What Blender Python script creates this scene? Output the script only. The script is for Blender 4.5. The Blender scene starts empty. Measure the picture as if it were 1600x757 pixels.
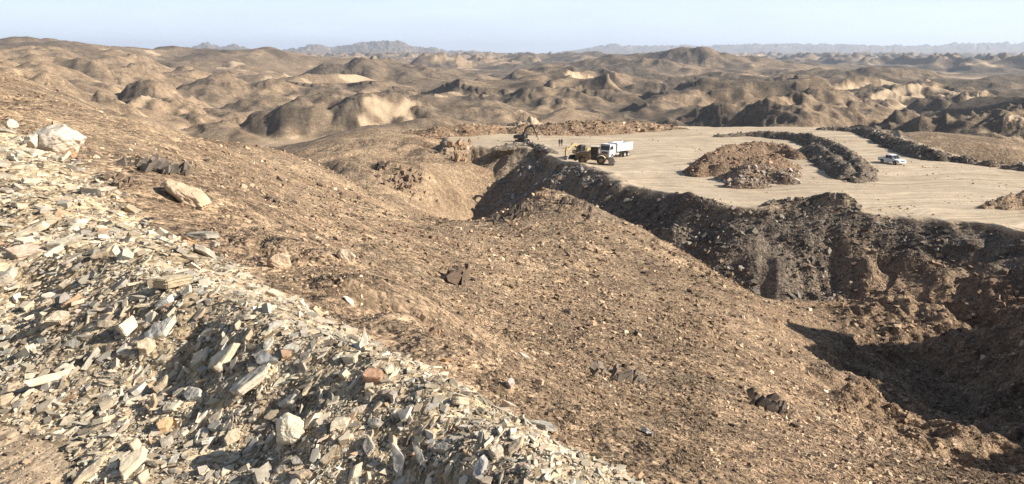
import bpy, bmesh, math, random
import numpy as np
from mathutils import Vector, Matrix, Quaternion
R = math.radians
rng = np.random.default_rng(11)
random.seed(5)
C = bpy.context.scene.collection

# ------------------------------------------------------------------ camera, sky, sun, exposure
F = 1256.0                                     # focal length in photograph pixels (1600 wide)
HORIZON = 82.0
PITCH = math.atan((378.5 - HORIZON) / F)
cd = bpy.data.cameras.new('camera'); cam = bpy.data.objects.new('camera', cd); C.objects.link(cam)
cam.location = (0, 0, 0); cam.rotation_euler = (R(90) - PITCH, 0, 0)
cd.sensor_width = 36; cd.lens = F / 1600 * 36; cd.clip_start = 0.05; cd.clip_end = 90000
S = bpy.context.scene; S.camera = cam
SUN_AZ, SUN_EL = R(98), R(29)
w = bpy.data.worlds.new('World'); S.world = w; w.use_nodes = True
nt = w.node_tree; nt.nodes.clear()
def N(t, kind, **kw):
    n = t.nodes.new(kind)
    for k, v in kw.items():
        if k in n.inputs.keys(): n.inputs[k].default_value = v
        else: setattr(n, k, v)
    return n
sky = N(nt, 'ShaderNodeTexSky', sky_type='NISHITA', sun_disc=False, sun_elevation=SUN_EL, sun_rotation=SUN_AZ,
        altitude=300, air_density=1.0, dust_density=1.0, ozone_density=2.0)
# thin high cloud veil in the sky itself
tc = N(nt, 'ShaderNodeTexCoord'); mp = N(nt, 'ShaderNodeMapping'); mp.inputs['Scale'].default_value = (1.6, 1.6, 9)
nz = N(nt, 'ShaderNodeTexNoise', Scale=2.2, Detail=7, Roughness=0.62)
cr = N(nt, 'ShaderNodeMapRange'); cr.inputs[1].default_value = .42; cr.inputs[2].default_value = .8; cr.inputs[3].default_value = 0.72; cr.inputs[4].default_value = .96
mx = N(nt, 'ShaderNodeMix', data_type='RGBA'); mx.inputs[7].default_value = (7.9, 9.1, 11.0, 1)
bg = N(nt, 'ShaderNodeBackground', Strength=0.066); wo = N(nt, 'ShaderNodeOutputWorld')
L = nt.links.new
L(tc.outputs['Generated'], mp.inputs['Vector']); L(mp.outputs[0], nz.inputs['Vector']); L(nz.outputs[0], cr.inputs[0])
sxyz = N(nt, 'ShaderNodeSeparateXYZ'); L(tc.outputs['Generated'], sxyz.inputs[0])
low = N(nt, 'ShaderNodeMapRange'); low.inputs[1].default_value = .10; low.inputs[2].default_value = .32; low.inputs[3].default_value = 1; low.inputs[4].default_value = .05
L(sxyz.outputs[2], low.inputs[0]); mm = N(nt, 'ShaderNodeMath', operation='MULTIPLY'); L(cr.outputs[0], mm.inputs[0]); L(low.outputs[0], mm.inputs[1])
L(mm.outputs[0], mx.inputs[0]); L(sky.outputs[0], mx.inputs[6]); L(mx.outputs[2], bg.inputs[0]); L(bg.outputs[0], wo.inputs[0])
sd = bpy.data.lights.new('sun', 'SUN'); sd.energy = 5.0; sd.angle = R(0.5); sd.color = (1, .945, .86)
sun = bpy.data.objects.new('sun', sd); C.objects.link(sun)
SUNV = Vector((math.sin(SUN_AZ) * math.cos(SUN_EL), math.cos(SUN_AZ) * math.cos(SUN_EL), math.sin(SUN_EL)))
sun.rotation_euler = SUNV.to_track_quat('Z', 'Y').to_euler(); sun.location = (60, 20, 60)
vs = S.view_settings; vs.view_transform = 'Standard'; vs.look = 'None'; vs.gamma = 1; vs.use_curve_mapping = False; vs.exposure = 0.9
S.cycles.max_bounces = 4; S.cycles.diffuse_bounces = 2; S.cycles.volume_bounces = 0
S.cycles.use_denoising = True; S.cycles.denoiser = 'OPENIMAGEDENOISE'; S.cycles.denoising_input_passes = 'RGB_ALBEDO_NORMAL'; S.cycles.denoising_prefilter = 'NONE'

# ------------------------------------------------------------------ image <-> world helpers (layout only)
cp, sp = math.cos(PITCH), math.sin(PITCH)
def ray(px, py):
    X = (px - 800) / F; Y = -(py - 378.5) / F
    return np.array([X, cp + Y * sp, -sp + Y * cp])
def P(px, py, D):                               # the point seen at a pixel, D metres ahead
    d = ray(px, py); return d * (D / d[1])
def PZ(px, py, z):
    d = ray(px, py); return d * (z / d[2])

# ------------------------------------------------------------------ noise
_a = np.linspace(0, 2 * np.pi, 256, endpoint=False) + .01
GX, GY = np.cos(_a), np.sin(_a)
def gn(x, y, seed=0):
    xf = np.floor(x); yf = np.floor(y); fx = x - xf; fy = y - yf
    xi = xf.astype(np.int64); yi = yf.astype(np.int64)
    def g(ix, iy, dx, dy):
        h = (ix * 374761393 + iy * 668265263 + seed * 974634777) & 0xffffffff
        h = ((h ^ (h >> 13)) * 1274126177) & 0xffffffff
        h = (h ^ (h >> 16)) & 255
        return GX[h] * dx + GY[h] * dy
    u = fx * fx * fx * (fx * (fx * 6 - 15) + 10); v = fy * fy * fy * (fy * (fy * 6 - 15) + 10)
    a = g(xi, yi, fx, fy); b = g(xi + 1, yi, fx - 1, fy); c = g(xi, yi + 1, fx, fy - 1); d = g(xi + 1, yi + 1, fx - 1, fy - 1)
    return (a + u * (b - a) + v * (c - a + u * (a - b - c + d))) * 1.5
def sstep(a, b, x):
    t = np.clip((x - a) / (b - a), 0, 1); return t * t * (3 - 2 * t)
def smax(a, b, k):
    h = np.clip(.5 + .5 * (a - b) / k, 0, 1); return b + (a - b) * h + k * h * (1 - h)
def sdf_poly(x, y, poly, closed=True):
    """signed distance (inside < 0) and arc length of the nearest edge point"""
    p = np.asarray(poly)[:, :2]; n = len(p); m = n if closed else n - 1
    best = np.full(x.shape, 1e18); arc = np.zeros(x.shape); ins = np.zeros(x.shape, bool); acc = 0.
    for i in range(m):
        a = p[i]; b = p[(i + 1) % n]; e = b - a; l2 = e @ e
        t = np.clip(((x - a[0]) * e[0] + (y - a[1]) * e[1]) / l2, 0, 1)
        d = (x - a[0] - t * e[0]) ** 2 + (y - a[1] - t * e[1]) ** 2
        k = d < best; best = np.where(k, d, best); arc = np.where(k, acc + t * math.sqrt(l2), arc); acc += math.sqrt(l2)
        if closed:
            c = (a[1] > y) != (b[1] > y)
            if e[1] != 0: ins ^= c & (x < e[0] * (y - a[1]) / e[1] + a[0])
    d = np.sqrt(best)
    return np.where(ins, -d, d) if closed else d, arc

# ------------------------------------------------------------------ near land: control points of the natural ground
PADZ = -21.0
cps = []
def cpx(*pts):
    for px, py, D in pts: cps.append(P(px, py, D))
def cpz(*pts):
    for px, py, z in pts: cps.append(PZ(px, py, z))
def cxyz(*pts):
    for p in pts: cps.append(np.array(p, float))
# sandy ground at the photographer's feet
for a in range(-180, 181, 30):
    cxyz((1.0 * math.sin(R(a)), 1.0 * math.cos(R(a)), -1.72))
    if abs(a) > 70:
        cxyz((4 * math.sin(R(a)), 4 * math.cos(R(a)), -1.8 if a > 0 else -1.64)); cxyz((18 * math.sin(R(a)), 18 * math.cos(R(a)), -2.2 if a < 0 else -3))
        cxyz((90 * math.sin(R(a)), 90 * math.cos(R(a)), -3.5)); cxyz((320 * math.sin(R(a)), 320 * math.cos(R(a)), -12))
cpz((0, 700, -1.74), (60, 757, -1.74), (-150, 600, -1.70), (-300, 640, -1.66), (-300, 757, -1.68))
# rubble face and its crest
cpz((0, 600, -1.66), (0, 500, -1.60), (150, 600, -1.60), (0, 370, -1.44), (150, 500, -1.48), (300, 560, -1.52), (300, 700, -1.64),
    (450, 640, -1.52), (450, 757, -1.62), (650, 720, -1.52), (650, 830, -1.62), (-200, 350, -1.45))
CREST = [(-260, 60, -1.0), (-120, 128, -1.2), (0, 195, -1.36), (75, 243, -1.42), (150, 285, -1.46), (240, 362, -1.54), (300, 385, -1.56), (370, 420, -1.58),
         (440, 460, -1.60), (520, 506, -1.62), (600, 550, -1.63), (670, 578, -1.64), (730, 618, -1.66), (800, 645, -1.68),
         (860, 690, -1.69), (960, 735, -1.70), (1010, 765, -1.71), (1100, 830, -1.74)]
RIDGE = [(-140, 190, -1.14), (0, 250, -1.24), (60, 318, -1.29), (130, 385, -1.32), (200, 425, -1.32), (290, 446, -1.29), (390, 492, -1.31), (480, 532, -1.33), (570, 572, -1.33), (670, 630, -1.37), (760, 690, -1.40), (840, 750, -1.42), (930, 830, -1.52)]
CRW = [PZ(*c) for c in CREST if c[0] >= -130]
cpz(*[c for c in CREST if c[0] >= -130]); cpz(*RIDGE)
for p in CRW[2:]:                                # the brown slope carries on down beyond the foot
    r = math.hypot(p[0], p[1]); u = np.array([.55, .83, 0])
    q = p + u * (.10 * r + .25); q[2] = p[2] - .10 - .012 * r; cps.append(q)
# hillside falling away behind the rubble
cpx((300, 345, 8.5), (440, 418, 7), (600, 525, 5.6), (740, 595, 5), (880, 655, 4.8), (1000, 712, 4.6), (1120, 757, 4.9), (1250, 757, 5.8), (1400, 757, 7.2), (1600, 757, 10),
    (900, 600, 9), (700, 500, 10.5), (500, 400, 14), (300, 300, 17), (140, 235, 22), (0, 172, 28),
    (1100, 650, 9), (1300, 680, 13), (1000, 520, 21), (800, 430, 29), (600, 380, 28), (450, 310, 36), (250, 230, 50), (100, 165, 60), (0, 140, 70),
    (0, 117, 105), (100, 150, 92), (200, 190, 85), (330, 214, 95), (450, 240, 105), (530, 272, 100), (600, 315, 92), (680, 342, 86), (735, 362, 82),
    (640, 350, 60), (700, 385, 45), (520, 330, 48), (380, 260, 62), (-200, 70, 100), (-200, 150, 40),
    (800, 385, 62), (900, 420, 52), (900, 500, 25), (1000, 440, 50), (1100, 520, 32), (1200, 590, 22), (1000, 600, 12), (1150, 560, 24), (1400, 700, 14.5), (1250, 620, 22), (1100, 460, 52), (1200, 520, 45), (1000, 390, 70), (860, 340, 84))
# knoll and the edge of the spur
SPUR = [(850, 300, 95), (930, 329, 92), (1000, 368, 85), (1100, 424, 76), (1200, 474, 67), (1280, 512, 61), (1345, 580, 49), (1420, 640, 39), (1500, 695, 30), (1600, 748, 22), (1700, 800, 17)]
cpx((850, 297, 95), (885, 309, 94), (815, 315, 95), (785, 328, 93), (750, 350, 86), (735, 358, 82), *SPUR[1:])
# gully floor east of the spur (hidden foot) and the shaded bank beyond it
for px, py, D in SPUR[1:]:
    p = P(px, py, D); q = p + np.array([.09 * D, .06 * D, 0]); q[2] = p[2] - .055 * D; cps.append(q)
cpx((1250, 455, 97), (1310, 505, 82), (1400, 515, 78), (1400, 580, 64), (1500, 530, 72), (1500, 610, 54), (1600, 480, 82), (1600, 560, 62), (1600, 640, 45), (1600, 700, 34), (1480, 670, 38))
cxyz((30, 34, -12.5), (40, 38, -6), (36, 24, -6), (44, 52, -9), (54, 60, -10), (52, 44, -2), (68, 62, -6), (66, 76, -18), (80, 72, -12), (74, 82, -20), (56, 70, -19), (28, 20, -5), (90, 60, -8), (40, 12, -3), (100, 100, -20), (60, 84, -25))  # includes an unseen ridge at right, added to cast the ravine shadow
# hidden ground behind the knoll and the left shoulder, ravine floor below the dump
cxyz((4, 112, -27), (14, 112, -29), (26, 104, -30), (34, 98, -31), (6, 134, -35), (20, 125, -35), (0, 146, -35), (40, 112, -34), (-6, 108, -25), (-10, 100, -23))
cpx((700, 334, 155), (740, 342, 160), (600, 303, 138), (660, 320, 146), (560, 287, 140), (640, 290, 150), (680, 252, 172), (620, 268, 160), (590, 262, 158), (700, 306, 158), (668, 292, 155), (722, 262, 172),
    (560, 255, 172), (470, 243, 182), (520, 218, 205), (580, 203, 225), (640, 203, 228), (690, 207, 218), (620, 225, 195), (480, 265, 165), (700, 245, 178))
cxyz((-60, 118, -26), (-90, 130, -30), (-45, 150, -32), (-40, 128, -29), (-110, 150, -36), (-120, 230, -50), (-80, 260, -50), (-60, 270, -45), (-40, 280, -42), (-190, 200, -45), (-150, 120, -18), (-260, 260, -50), (-130, 105, -6))
cpx((1400, 478, 85), (1500, 488, 82), (1300, 470, 93))
cxyz((20, 180, -33), (60, 150, -34), (90, 120, -32), (50, 200, -36), (100, 180, -36), (140, 150, -34), (20, 260, -44), (80, 280, -46), (140, 260, -42), (180, 200, -30), (180, 120, -26), (0, 330, -52), (150, 330, -45), (250, 250, -30))
cpx((1400, 180, 290), (1500, 168, 300), (1600, 180, 280), (1550, 220, 240), (1450, 215, 250), (1600, 235, 205), (1700, 190, 270))
cps = np.array(cps)
_U = np.arctan2(cps[:, 0], cps[:, 1]); _V = np.log(np.hypot(cps[:, 0], cps[:, 1])); _W = np.log(np.maximum(.4, -cps[:, 2]))
def tps(d2): return np.where(d2 > 1e-12, d2 * np.log(np.maximum(d2, 1e-12)), 0)
def fit(U, V, W, lam):
    n = len(U); A = np.zeros((n + 3, n + 3))
    A[:n, :n] = tps((U[:, None] - U) ** 2 + (V[:, None] - V) ** 2) + np.eye(n) * lam
    A[:n, n:] = np.c_[np.ones(n), U, V]; A[n:, :n] = A[:n, n:].T
    return np.linalg.lstsq(A, np.r_[W, 0, 0, 0], rcond=None)[0]
_co = fit(_U, _V, _W, 4e-4)
GU = np.linspace(-math.pi, math.pi, 900); GV = np.linspace(math.log(.3), math.log(480), 520)
_G = np.zeros((len(GV), len(GU)))
for i in range(len(GV)):
    d2 = (GU[:, None] - _U) ** 2 + (GV[i] - _V) ** 2
    _G[i] = tps(d2) @ _co[:-3] + _co[-3] + _co[-2] * GU + _co[-1] * GV[i]
_G = -np.exp(np.clip(_G, -.9, 4.3))
def near_ground(az, lr):
    u = np.clip((az - GU[0]) / (GU[1] - GU[0]), 0, len(GU) - 1.001); v = np.clip((lr - GV[0]) / (GV[1] - GV[0]), 0, len(GV) - 1.001)
    i = u.astype(int); j = v.astype(int); fu = u - i; fv = v - j
    return (_G[j, i] * (1 - fu) + _G[j, i + 1] * fu) * (1 - fv) + (_G[j + 1, i] * (1 - fu) + _G[j + 1, i + 1] * fu) * fv

# the quarry pad: level ground tipped out over the ravine
PAD_PX = [(690, 232), (735, 229), (790, 231), (842, 234), (862, 247), (886, 255), (926, 262), (950, 272), (966, 289), (1040, 304), (1100, 318), (1160, 327), (1220, 330), (1280, 331), (1330, 333), (1385, 337), (1440, 343), (1510, 352), (1605, 364)]
PAD = [PZ(a, b, PADZ)[:2] for a, b in PAD_PX] + [np.array(q) for q in ((75, 86), (105, 96), (150, 150), (190, 230))] + \
      [PZ(a, b, PADZ)[:2] for a, b in ((1600, 262), (1480, 238), (1400, 212), (1280, 197), (1120, 197), (1000, 196), (860, 196), (760, 198), (700, 204))]
# ------------------------------------------------------------------ far land: hills placed by sight
HILLS = [  # px, py of the top, metres ahead, half width px, depth stretch, dark, sandy
    (500, 147, 600, 100, 1.0, 1.7, 0), (578, 149, 590, 95, 1.0, 1.6, 0), (690, 160, 650, 130, 1, .6, .1), (780, 168, 600, 110, 1, .25, .2), (560, 94, 1350, 110, 1.2, 1.5, 0), (640, 100, 1400, 120, 1.2, .6, .1),
    (300, 106, 1100, 80, 1.2, .3, .1), (262, 158, 760, 55, 1, .8, 0), (335, 146, 820, 75, 1, .7, 0), (345, 174, 600, 60, 1, .7, 0), (158, 128, 720, 60, 1.0, .1, .5), (205, 150, 600, 70, 1, .2, .4), (235, 125, 700, 80, 1, .2, .4), (150, 150, 520, 60, 1, 0, .7),
    (30, 66, 1900, 300, 1.1, .6, .1), (110, 76, 1300, 170, 1.1, .35, .3), (0, 92, 800, 190, 1.3, .2, .3), (115, 94, 900, 150, 1.2, .3, .2), (200, 100, 1000, 110, 1.2, .3, .2), (-60, 100, 500, 180, 1.2, .2, .2), (40, 112, 480, 120, 1.2, .15, .3),
    (340, 128, 880, 120, 1, .4, .3), (430, 128, 900, 90, 1, .3, .5), (420, 150, 720, 110, 1, .6, .1),
    (862, 136, 760, 95, 1, .6, .1), (922, 138, 800, 50, 1, .7, 0), (822, 178, 520, 60, 1, 0, .9), (760, 140, 850, 60, 1, .4, .4), (640, 140, 900, 60, 1, .3, .45),
    (1068, 78, 2200, 130, 1.2, .7, 0), (985, 92, 1900, 110, 1.1, .3, .3), (1060, 129, 950, 95, 1.3, 1, 0), (1130, 112, 1300, 120, 1.3, 1, 0), (1010, 185, 290, 60, 1, .6, .1), (960, 175, 360, 90, 1, .3, .3),
    (1222, 148, 470, 100, 1.1, .3, .7), (1150, 162, 520, 110, 1.1, .6, .1), (1260, 135, 620, 120, 1, .4, .3), (1385, 106, 1300, 95, 1, .9, 0), (1300, 108, 1350, 110, 1, .9, 0), (1240, 120, 1000, 60, 1, 0, 1),
    (1385, 140, 760, 55, 1, 0, 1), (1420, 132, 800, 60, 1, .1, .9), (1530, 142, 650, 60, 1, .1, 1), (1440, 122, 1000, 60, 1, .4, .6), (1560, 166, 340, 160, 1, .5, .4), (1480, 168, 360, 120, 1, .8, .1), (1420, 172, 420, 120, 1.1, .8, .1), (1600, 158, 420, 110, 1, 1, 0), (1700, 160, 330, 150, 1, .6, .2),
    (1340, 165, 560, 120, 1.1, .5, .3), (1500, 128, 1100, 140, 1, .9, .0), (1590, 118, 1300, 120, 1, .9, .1), (720, 112, 1700, 80, 1, .5, .3), (800, 118, 1500, 70, 1, .7, .1), (900, 112, 1700, 90, 1, .7, .1), (840, 98, 2600, 70, 1, .7, 0),
    (940, 82, 3800, 90, 1, .6, 0), (830, 84, 4200, 70, 1, .6, 0), (890, 82, 4000, 80, 1, .6, 0), (700, 92, 3600, 110, 1, .5, .2), (370, 78, 3400, 120, 1, .4, .1), (270, 76, 3000, 100, 1, .4, .1), (1180, 100, 2400, 80, 1, .8, 0), (1270, 98, 2600, 90, 1, .8, 0), (1190, 95, 3600, 60, 1, .3, .6), (480, 92, 3200, 120, 1, .4, .2)]
def floor_z(r):
    return np.interp(np.log(r), np.log([150, 300, 600, 2000, 6000, 30000]), [-46, -52, -57, -62, -70, -90])
def far_ground(x, y):
    r = np.hypot(x, y) + 1e-6
    z0 = floor_z(r)
    xr, yr = x, y
    x, y = (xr * .93 - yr * .37) * 1.25, (xr * .37 + yr * .93) * .62      # ridges run away to the right
    wx = x + 60 * gn(x / 260, y / 260, 3) + 20 * gn(x / 90, y / 90, 5); wy = y + 60 * gn(x / 260, y / 260, 4) + 20 * gn(x / 90, y / 90, 6)
    b = np.abs(gn(wx / 250, wy / 250, 7)); b2 = np.abs(gn(wx / 118, wy / 118, 8)); b3 = np.abs(gn(wx / 62, wy / 62, 9))
    amp = np.interp(np.log(r), np.log([250, 500, 1500, 4000, 9000, 14000]), [18, 34, 66, 96, 104, 70])
    amp = amp * (1 - .8 * sstep(.08, -.06, np.arctan2(x, y)) * sstep(680, 520, r) * sstep(-.56, -.44, np.arctan2(x, y)))
    low = sstep(-.35, .45, gn(x / 900 + 3.3, y / 900, 21))           # broad wadis between groups of hills
    q1 = np.clip(1 - b * 1.5, 0, 1); q2 = np.clip(1 - b2 * 1.5, 0, 1); q3 = np.clip(1 - b3 * 1.5, 0, 1)
    h = amp * (.25 + .75 * low) * .66 * (.66 * q1 ** 1.3 + .30 * q2 ** 1.3 * (.3 + q1) + .11 * q3 * (.25 + q1) + .10 * b)
    x, y = xr, yr
    dark = np.zeros_like(x); sandy = np.zeros_like(x); wsum = np.zeros_like(x)
    ex = np.zeros_like(x)
    for k, (px, py, D, hw, st, dk, sa) in enumerate(HILLS):
        p = P(px, py, D); rr = hw * D / F * 1.22
        dx, dy = x - p[0], y - p[1]
        rr *= 1.62 if sa < .5 else 1.85
        near = (np.abs(dx) < rr * 1.7) & (np.abs(dy) < rr * 1.7 * st)
        if not near.any(): continue
        xx, yy = x[near], y[near]
        sw = rr * .9
        ox = .30 * gn(xx / sw + k * 3.1, yy / sw, 40) + .13 * gn(xx / sw * 2.6, yy / sw * 2.6 + k, 41) + .06 * gn(xx / sw * 6, yy / sw * 6, 47)
        oy = .30 * gn(xx / sw, yy / sw + k * 5.3, 43) + .13 * gn(xx / sw * 2.6 + k, yy / sw * 2.6, 45) + .06 * gn(xx / sw * 6, yy / sw * 6, 48)
        dxn, dyn = dx[near] / rr + ox, dy[near] / (rr * st) + oy
        o0 = .30 * gn(np.array([p[0] / sw + k * 3.1]), np.array([p[1] / sw]), 40)[0]; o1 = .30 * gn(np.array([p[0] / sw]), np.array([p[1] / sw + k * 5.3]), 43)[0]
        rho = np.hypot(dxn - o0, dyn - o1)
        H = p[2] - float(floor_z(np.array([D]))[0])
        c = np.clip(1 - rho, 0, 1)
        prof = H * (.5 * sstep(0, .95, c) + .5 * c ** 1.05) * 1.04
        g1 = np.abs(gn(xx / (rr * .34) + k, yy / (rr * .5), 42)); g2 = np.abs(gn(xx / (rr * .15), yy / (rr * .22), 46))
        an = np.arctan2(dyn, dxn); g3 = np.abs(gn(np.cos(an) * 2.1 + k * 3, np.sin(an) * 2.1 + rho * .7, 49)); g4 = np.abs(gn(np.cos(an) * 5 + k, np.sin(an) * 5 + rho * 1.2, 50))
        mk = np.minimum(rho * 1.5, 1) * (1 - .35 * rho)
        prof *= 1 - .13 * (1 - np.minimum(g1 * 2.2, 1)) * mk - .15 * (1 - np.minimum(g3 * 2.2, 1)) * mk - .07 * (1 - np.minimum(g4 * 2.2, 1)) * mk - .04 * (1 - np.minimum(g2 * 2.2, 1)) * mk
        r1 = np.clip(1 - 1.9 * np.abs(gn((xx * .93 - yy * .37) / (rr * .42) + k, (xx * .37 + yy * .93) / (rr * .95), 51)), -.2, 1); r2 = np.clip(1 - 1.9 * np.abs(gn((xx * .93 - yy * .37) / (rr * .19) + k, (xx * .37 + yy * .93) / (rr * .34), 52)), -.2, 1)
        r3 = np.clip(1 - 1.9 * np.abs(gn((xx * .93 - yy * .37) / (rr * .085) + k, (xx * .37 + yy * .93) / (rr * .15), 53)), -.2, 1)
        prof = prof * (.90 + .06 * r1 + .065 * r2 + .05 * r3)
        e = ex[near]; up = prof > e
        wv = np.where(up, np.clip(prof / (H + 1e-6) * 6, 0, 1), 0); hf = np.clip(prof / (H + 1e-6), 0, 1)
        dark[near] = dark[near] * (1 - wv) + dk * wv * (.45 + .75 * sstep(.15, .6, hf)); sandy[near] = sandy[near] * (1 - wv) + (sa * .75 + .2 * sstep(.5, .12, hf)) * wv; wsum[near] = np.maximum(wsum[near], wv)
        ex[near] = smax(e, prof, max(1., H * .04))
    h = smax(h * (1 - .4 * wsum) , ex, 2.0)
    # far mountain chains
    az = np.degrees(np.arctan2(x, y))
    def chain(r0, wd, knots, seed, jag):
        prof = np.interp(az, [k[0] for k in knots], [k[1] for k in knots])
        n = 1 - np.abs(gn(x / 1500, y / 1500, seed)) * 1.1; n2 = 1 - np.abs(gn(x / 520, y / 520, seed + 1)); n3 = 1 - np.abs(gn(x / 190, y / 190, seed + 2))
        return prof * np.clip(1 - np.abs(r - r0) / wd, 0, 1) ** .6 * (1 - jag + jag * (.5 * n + .55 * n2 + .35 * n3 + .2 * (1 - 2 * np.abs(gn(x / 80, y / 80, seed + 3))))) * (.58 if r0 < 15000 else .58)
    def A(px): return math.degrees(math.atan2(*P(px, 80, 10.)[:2]))
    c1 = chain(11500, 1900, [(A(180), 0), (A(255), 140), (A(320), 250), (A(350), 215), (A(372), 245), (A(405), 150), (A(440), 150), (A(490), 260), (A(520), 190), (A(545), 250), (A(592), 330), (A(625), 310), (A(655), 200), (A(680), 240), (A(700), 170), (A(718), 210), (A(760), 130), (A(830), 60), (A(860), 0)], 60, .8)
    c2 = chain(17500, 3200, [(A(820), 0), (A(920), 260), (A(960), 360), (A(1040), 340), (A(1110), 300), (A(1180), 370), (A(1310), 330), (A(1330), 360), (A(1440), 290), (A(1510), 370), (A(1600), 340), (A(1800), 330), (A(2000), 100)], 70, .8)
    far = np.maximum(c1, c2)
    return z0, np.where(r > 9000, np.maximum(h * np.interp(r, [9000, 13000], [1, .3]), far), h), dark, sandy, wsum

# ------------------------------------------------------------------ the land as one polar height field
az = np.concatenate([np.arange(-180, -44, 1.4), np.arange(-44, -37.5, .3), np.arange(-37.5, 37.5, .066), np.arange(37.5, 46, .25), np.arange(46, 180, 1.4)])
AZ = np.radians(az)
lrs = np.concatenate([np.linspace(math.log(.25), math.log(1.7), 14)[:-1], np.arange(math.log(1.7), math.log(60), .0055), np.arange(math.log(60), math.log(260), .0042),
                      np.arange(math.log(260), math.log(9000), .0055), np.arange(math.log(9000), math.log(24000), .012)])
nr, nc = len(lrs), len(AZ)
LR, AA = np.meshgrid(lrs, AZ, indexing='ij')
RR = np.exp(LR); X = RR * np.sin(AA); Y = RR * np.cos(AA)
near_rows = lrs < math.log(470); far_rows = lrs > math.log(170)
Z = np.zeros((nr, nc)); m_rub = np.zeros((nr, nc)); m_pad = np.zeros((nr, nc)); m_dump = np.zeros((nr, nc)); m_sand = np.zeros((nr, nc)); m_dark = np.zeros((nr, nc)); m_foot = np.zeros((nr, nc))
zn = near_ground(AA[near_rows], LR[near_rows])
Z[near_rows] = zn
f = far_rows
z0, hh, dk, sa, ws = far_ground(X[f], Y[f])
hgt = hh.copy()
t = sstep(230, 440, RR[f]); t *= 1
zf = z0 + hh
Z[f] = np.where(RR[f] < 465, Z[f] * (1 - t) + zf * t, zf)
# colour masks of the far land: pale sand on valley floors and drifts, dark varnished rock and side shading on the hills
slope_n = gn(X[f] / 170, Y[f] / 170, 80) + .6 * gn(X[f] / 60, Y[f] / 60, 81) + .35 * gn(X[f] / 22, Y[f] / 22, 82)
floorm = sstep(7, 1.0, hgt)
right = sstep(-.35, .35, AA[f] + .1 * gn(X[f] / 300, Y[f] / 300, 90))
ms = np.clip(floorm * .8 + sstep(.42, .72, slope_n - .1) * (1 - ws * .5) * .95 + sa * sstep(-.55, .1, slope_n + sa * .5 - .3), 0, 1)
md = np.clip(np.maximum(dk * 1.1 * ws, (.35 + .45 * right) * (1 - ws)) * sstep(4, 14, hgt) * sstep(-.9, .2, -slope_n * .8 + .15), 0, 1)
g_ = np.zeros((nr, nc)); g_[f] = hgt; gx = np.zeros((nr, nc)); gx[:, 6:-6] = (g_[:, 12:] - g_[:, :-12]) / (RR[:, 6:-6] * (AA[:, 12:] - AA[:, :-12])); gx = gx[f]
right_face = sstep(-.02, .22, -gx + .08 * slope_n)                          # wind-blown sand and sunlit paleness, both coloured onto slopes that face right
ms = np.clip(np.maximum(floorm * .7 * (hgt < 12), sstep(.25, .6, ms) * (.06 + 1.0 * right_face)), 0, 1); md = np.maximum(md, (.62 + .28 * right) * sstep(1.5, 7, hgt) * (1 - .35 * right_face) * (1 - .8 * ms)); md = np.clip(md * (1.15 - .45 * right_face) + .22 * sstep(.05, .3, gx) * sstep(2, 6, hgt), 0, 1)  # slopes that face left coloured darker, their shade put into the albedo
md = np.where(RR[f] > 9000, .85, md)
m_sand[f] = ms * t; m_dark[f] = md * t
# quarry pad and dump slopes
pr = (lrs > math.log(55)) & (lrs < math.log(330))
x, y = X[pr], Y[pr]
d, arc = sdf_poly(x, y, PAD)
front = sstep(0, 1, 1.0)
edge = 1.3 * gn(x / 9, y / 9, 30) + .7 * gn(x / 3.5, y / 3.5, 31) + .3 * gn(x / 1.4, y / 1.4, 32)
de = d + edge
chute = gn(arc / 7., de / 60, 33) * 1.0 + gn(arc / 2.6, de / 30, 34) * .9 + gn(arc / 1.1, de / 10, 36) * .3
zd = PADZ - np.maximum(0, de + chute * np.minimum(np.maximum(de, 0), 9) / 9) * (.74 - .15 * sstep(.2, .36, AA[pr]))
lipw = np.clip(gn(arc / 16, arc * 0, 35) + .35, 0, 1)
lip = np.exp(-((de + 1.2) / 1.3) ** 2) * (.12 + .35 * lipw + 0.85 * sstep(.29, .33, AA[pr]) * sstep(.435, .39, AA[pr])) * (d > -12) * (arc < 195)
zd = zd + lip * (.8 + .22 * gn(x / 1.2, y / 1.2, 37) + .25 * gn(x / 3.1, y / 3.1, 137)) + .09 * gn(x / 9, y / 9, 38) + .03 * gn(x / 2, y / 2, 39)
zz = Z[pr]
mp_ = sstep(1.0, -1.2, de - lip) * (1 - sstep(.3, .7, lip))
mdp = np.where(zd > zz - .15, 1, 0) * np.maximum(sstep(-1.6, .4, de + .8 * lip), sstep(.3, .7, lip))
inside = d < -1
Z[pr] = np.where(inside, zd, np.maximum(zz, zd))
brw = sstep(.33, .44, AA[pr]) * sstep(-22.5, -26, zd + 2.2 * gn(x / 6, y / 6, 55)) * .85
m_pad[pr] = np.where(d < 2, mp_, 0); m_dump[pr] = np.clip(mdp * (1 - m_pad[pr]) + 0, 0, 1) * (d < 40); dump_face = m_dump.copy(); m_dump[pr] *= 1 - brw; palef = np.zeros((nr, nc)); palef[pr] = dump_face[pr] * sstep(.13, .06, AA[pr] + .04 * gn(x / 8, y / 8, 56)) * .22
m_sand[pr] *= (1 - m_dump[pr]) * (d > 0); m_dark[pr] *= (1 - m_dump[pr]) * (d > 0)
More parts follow.
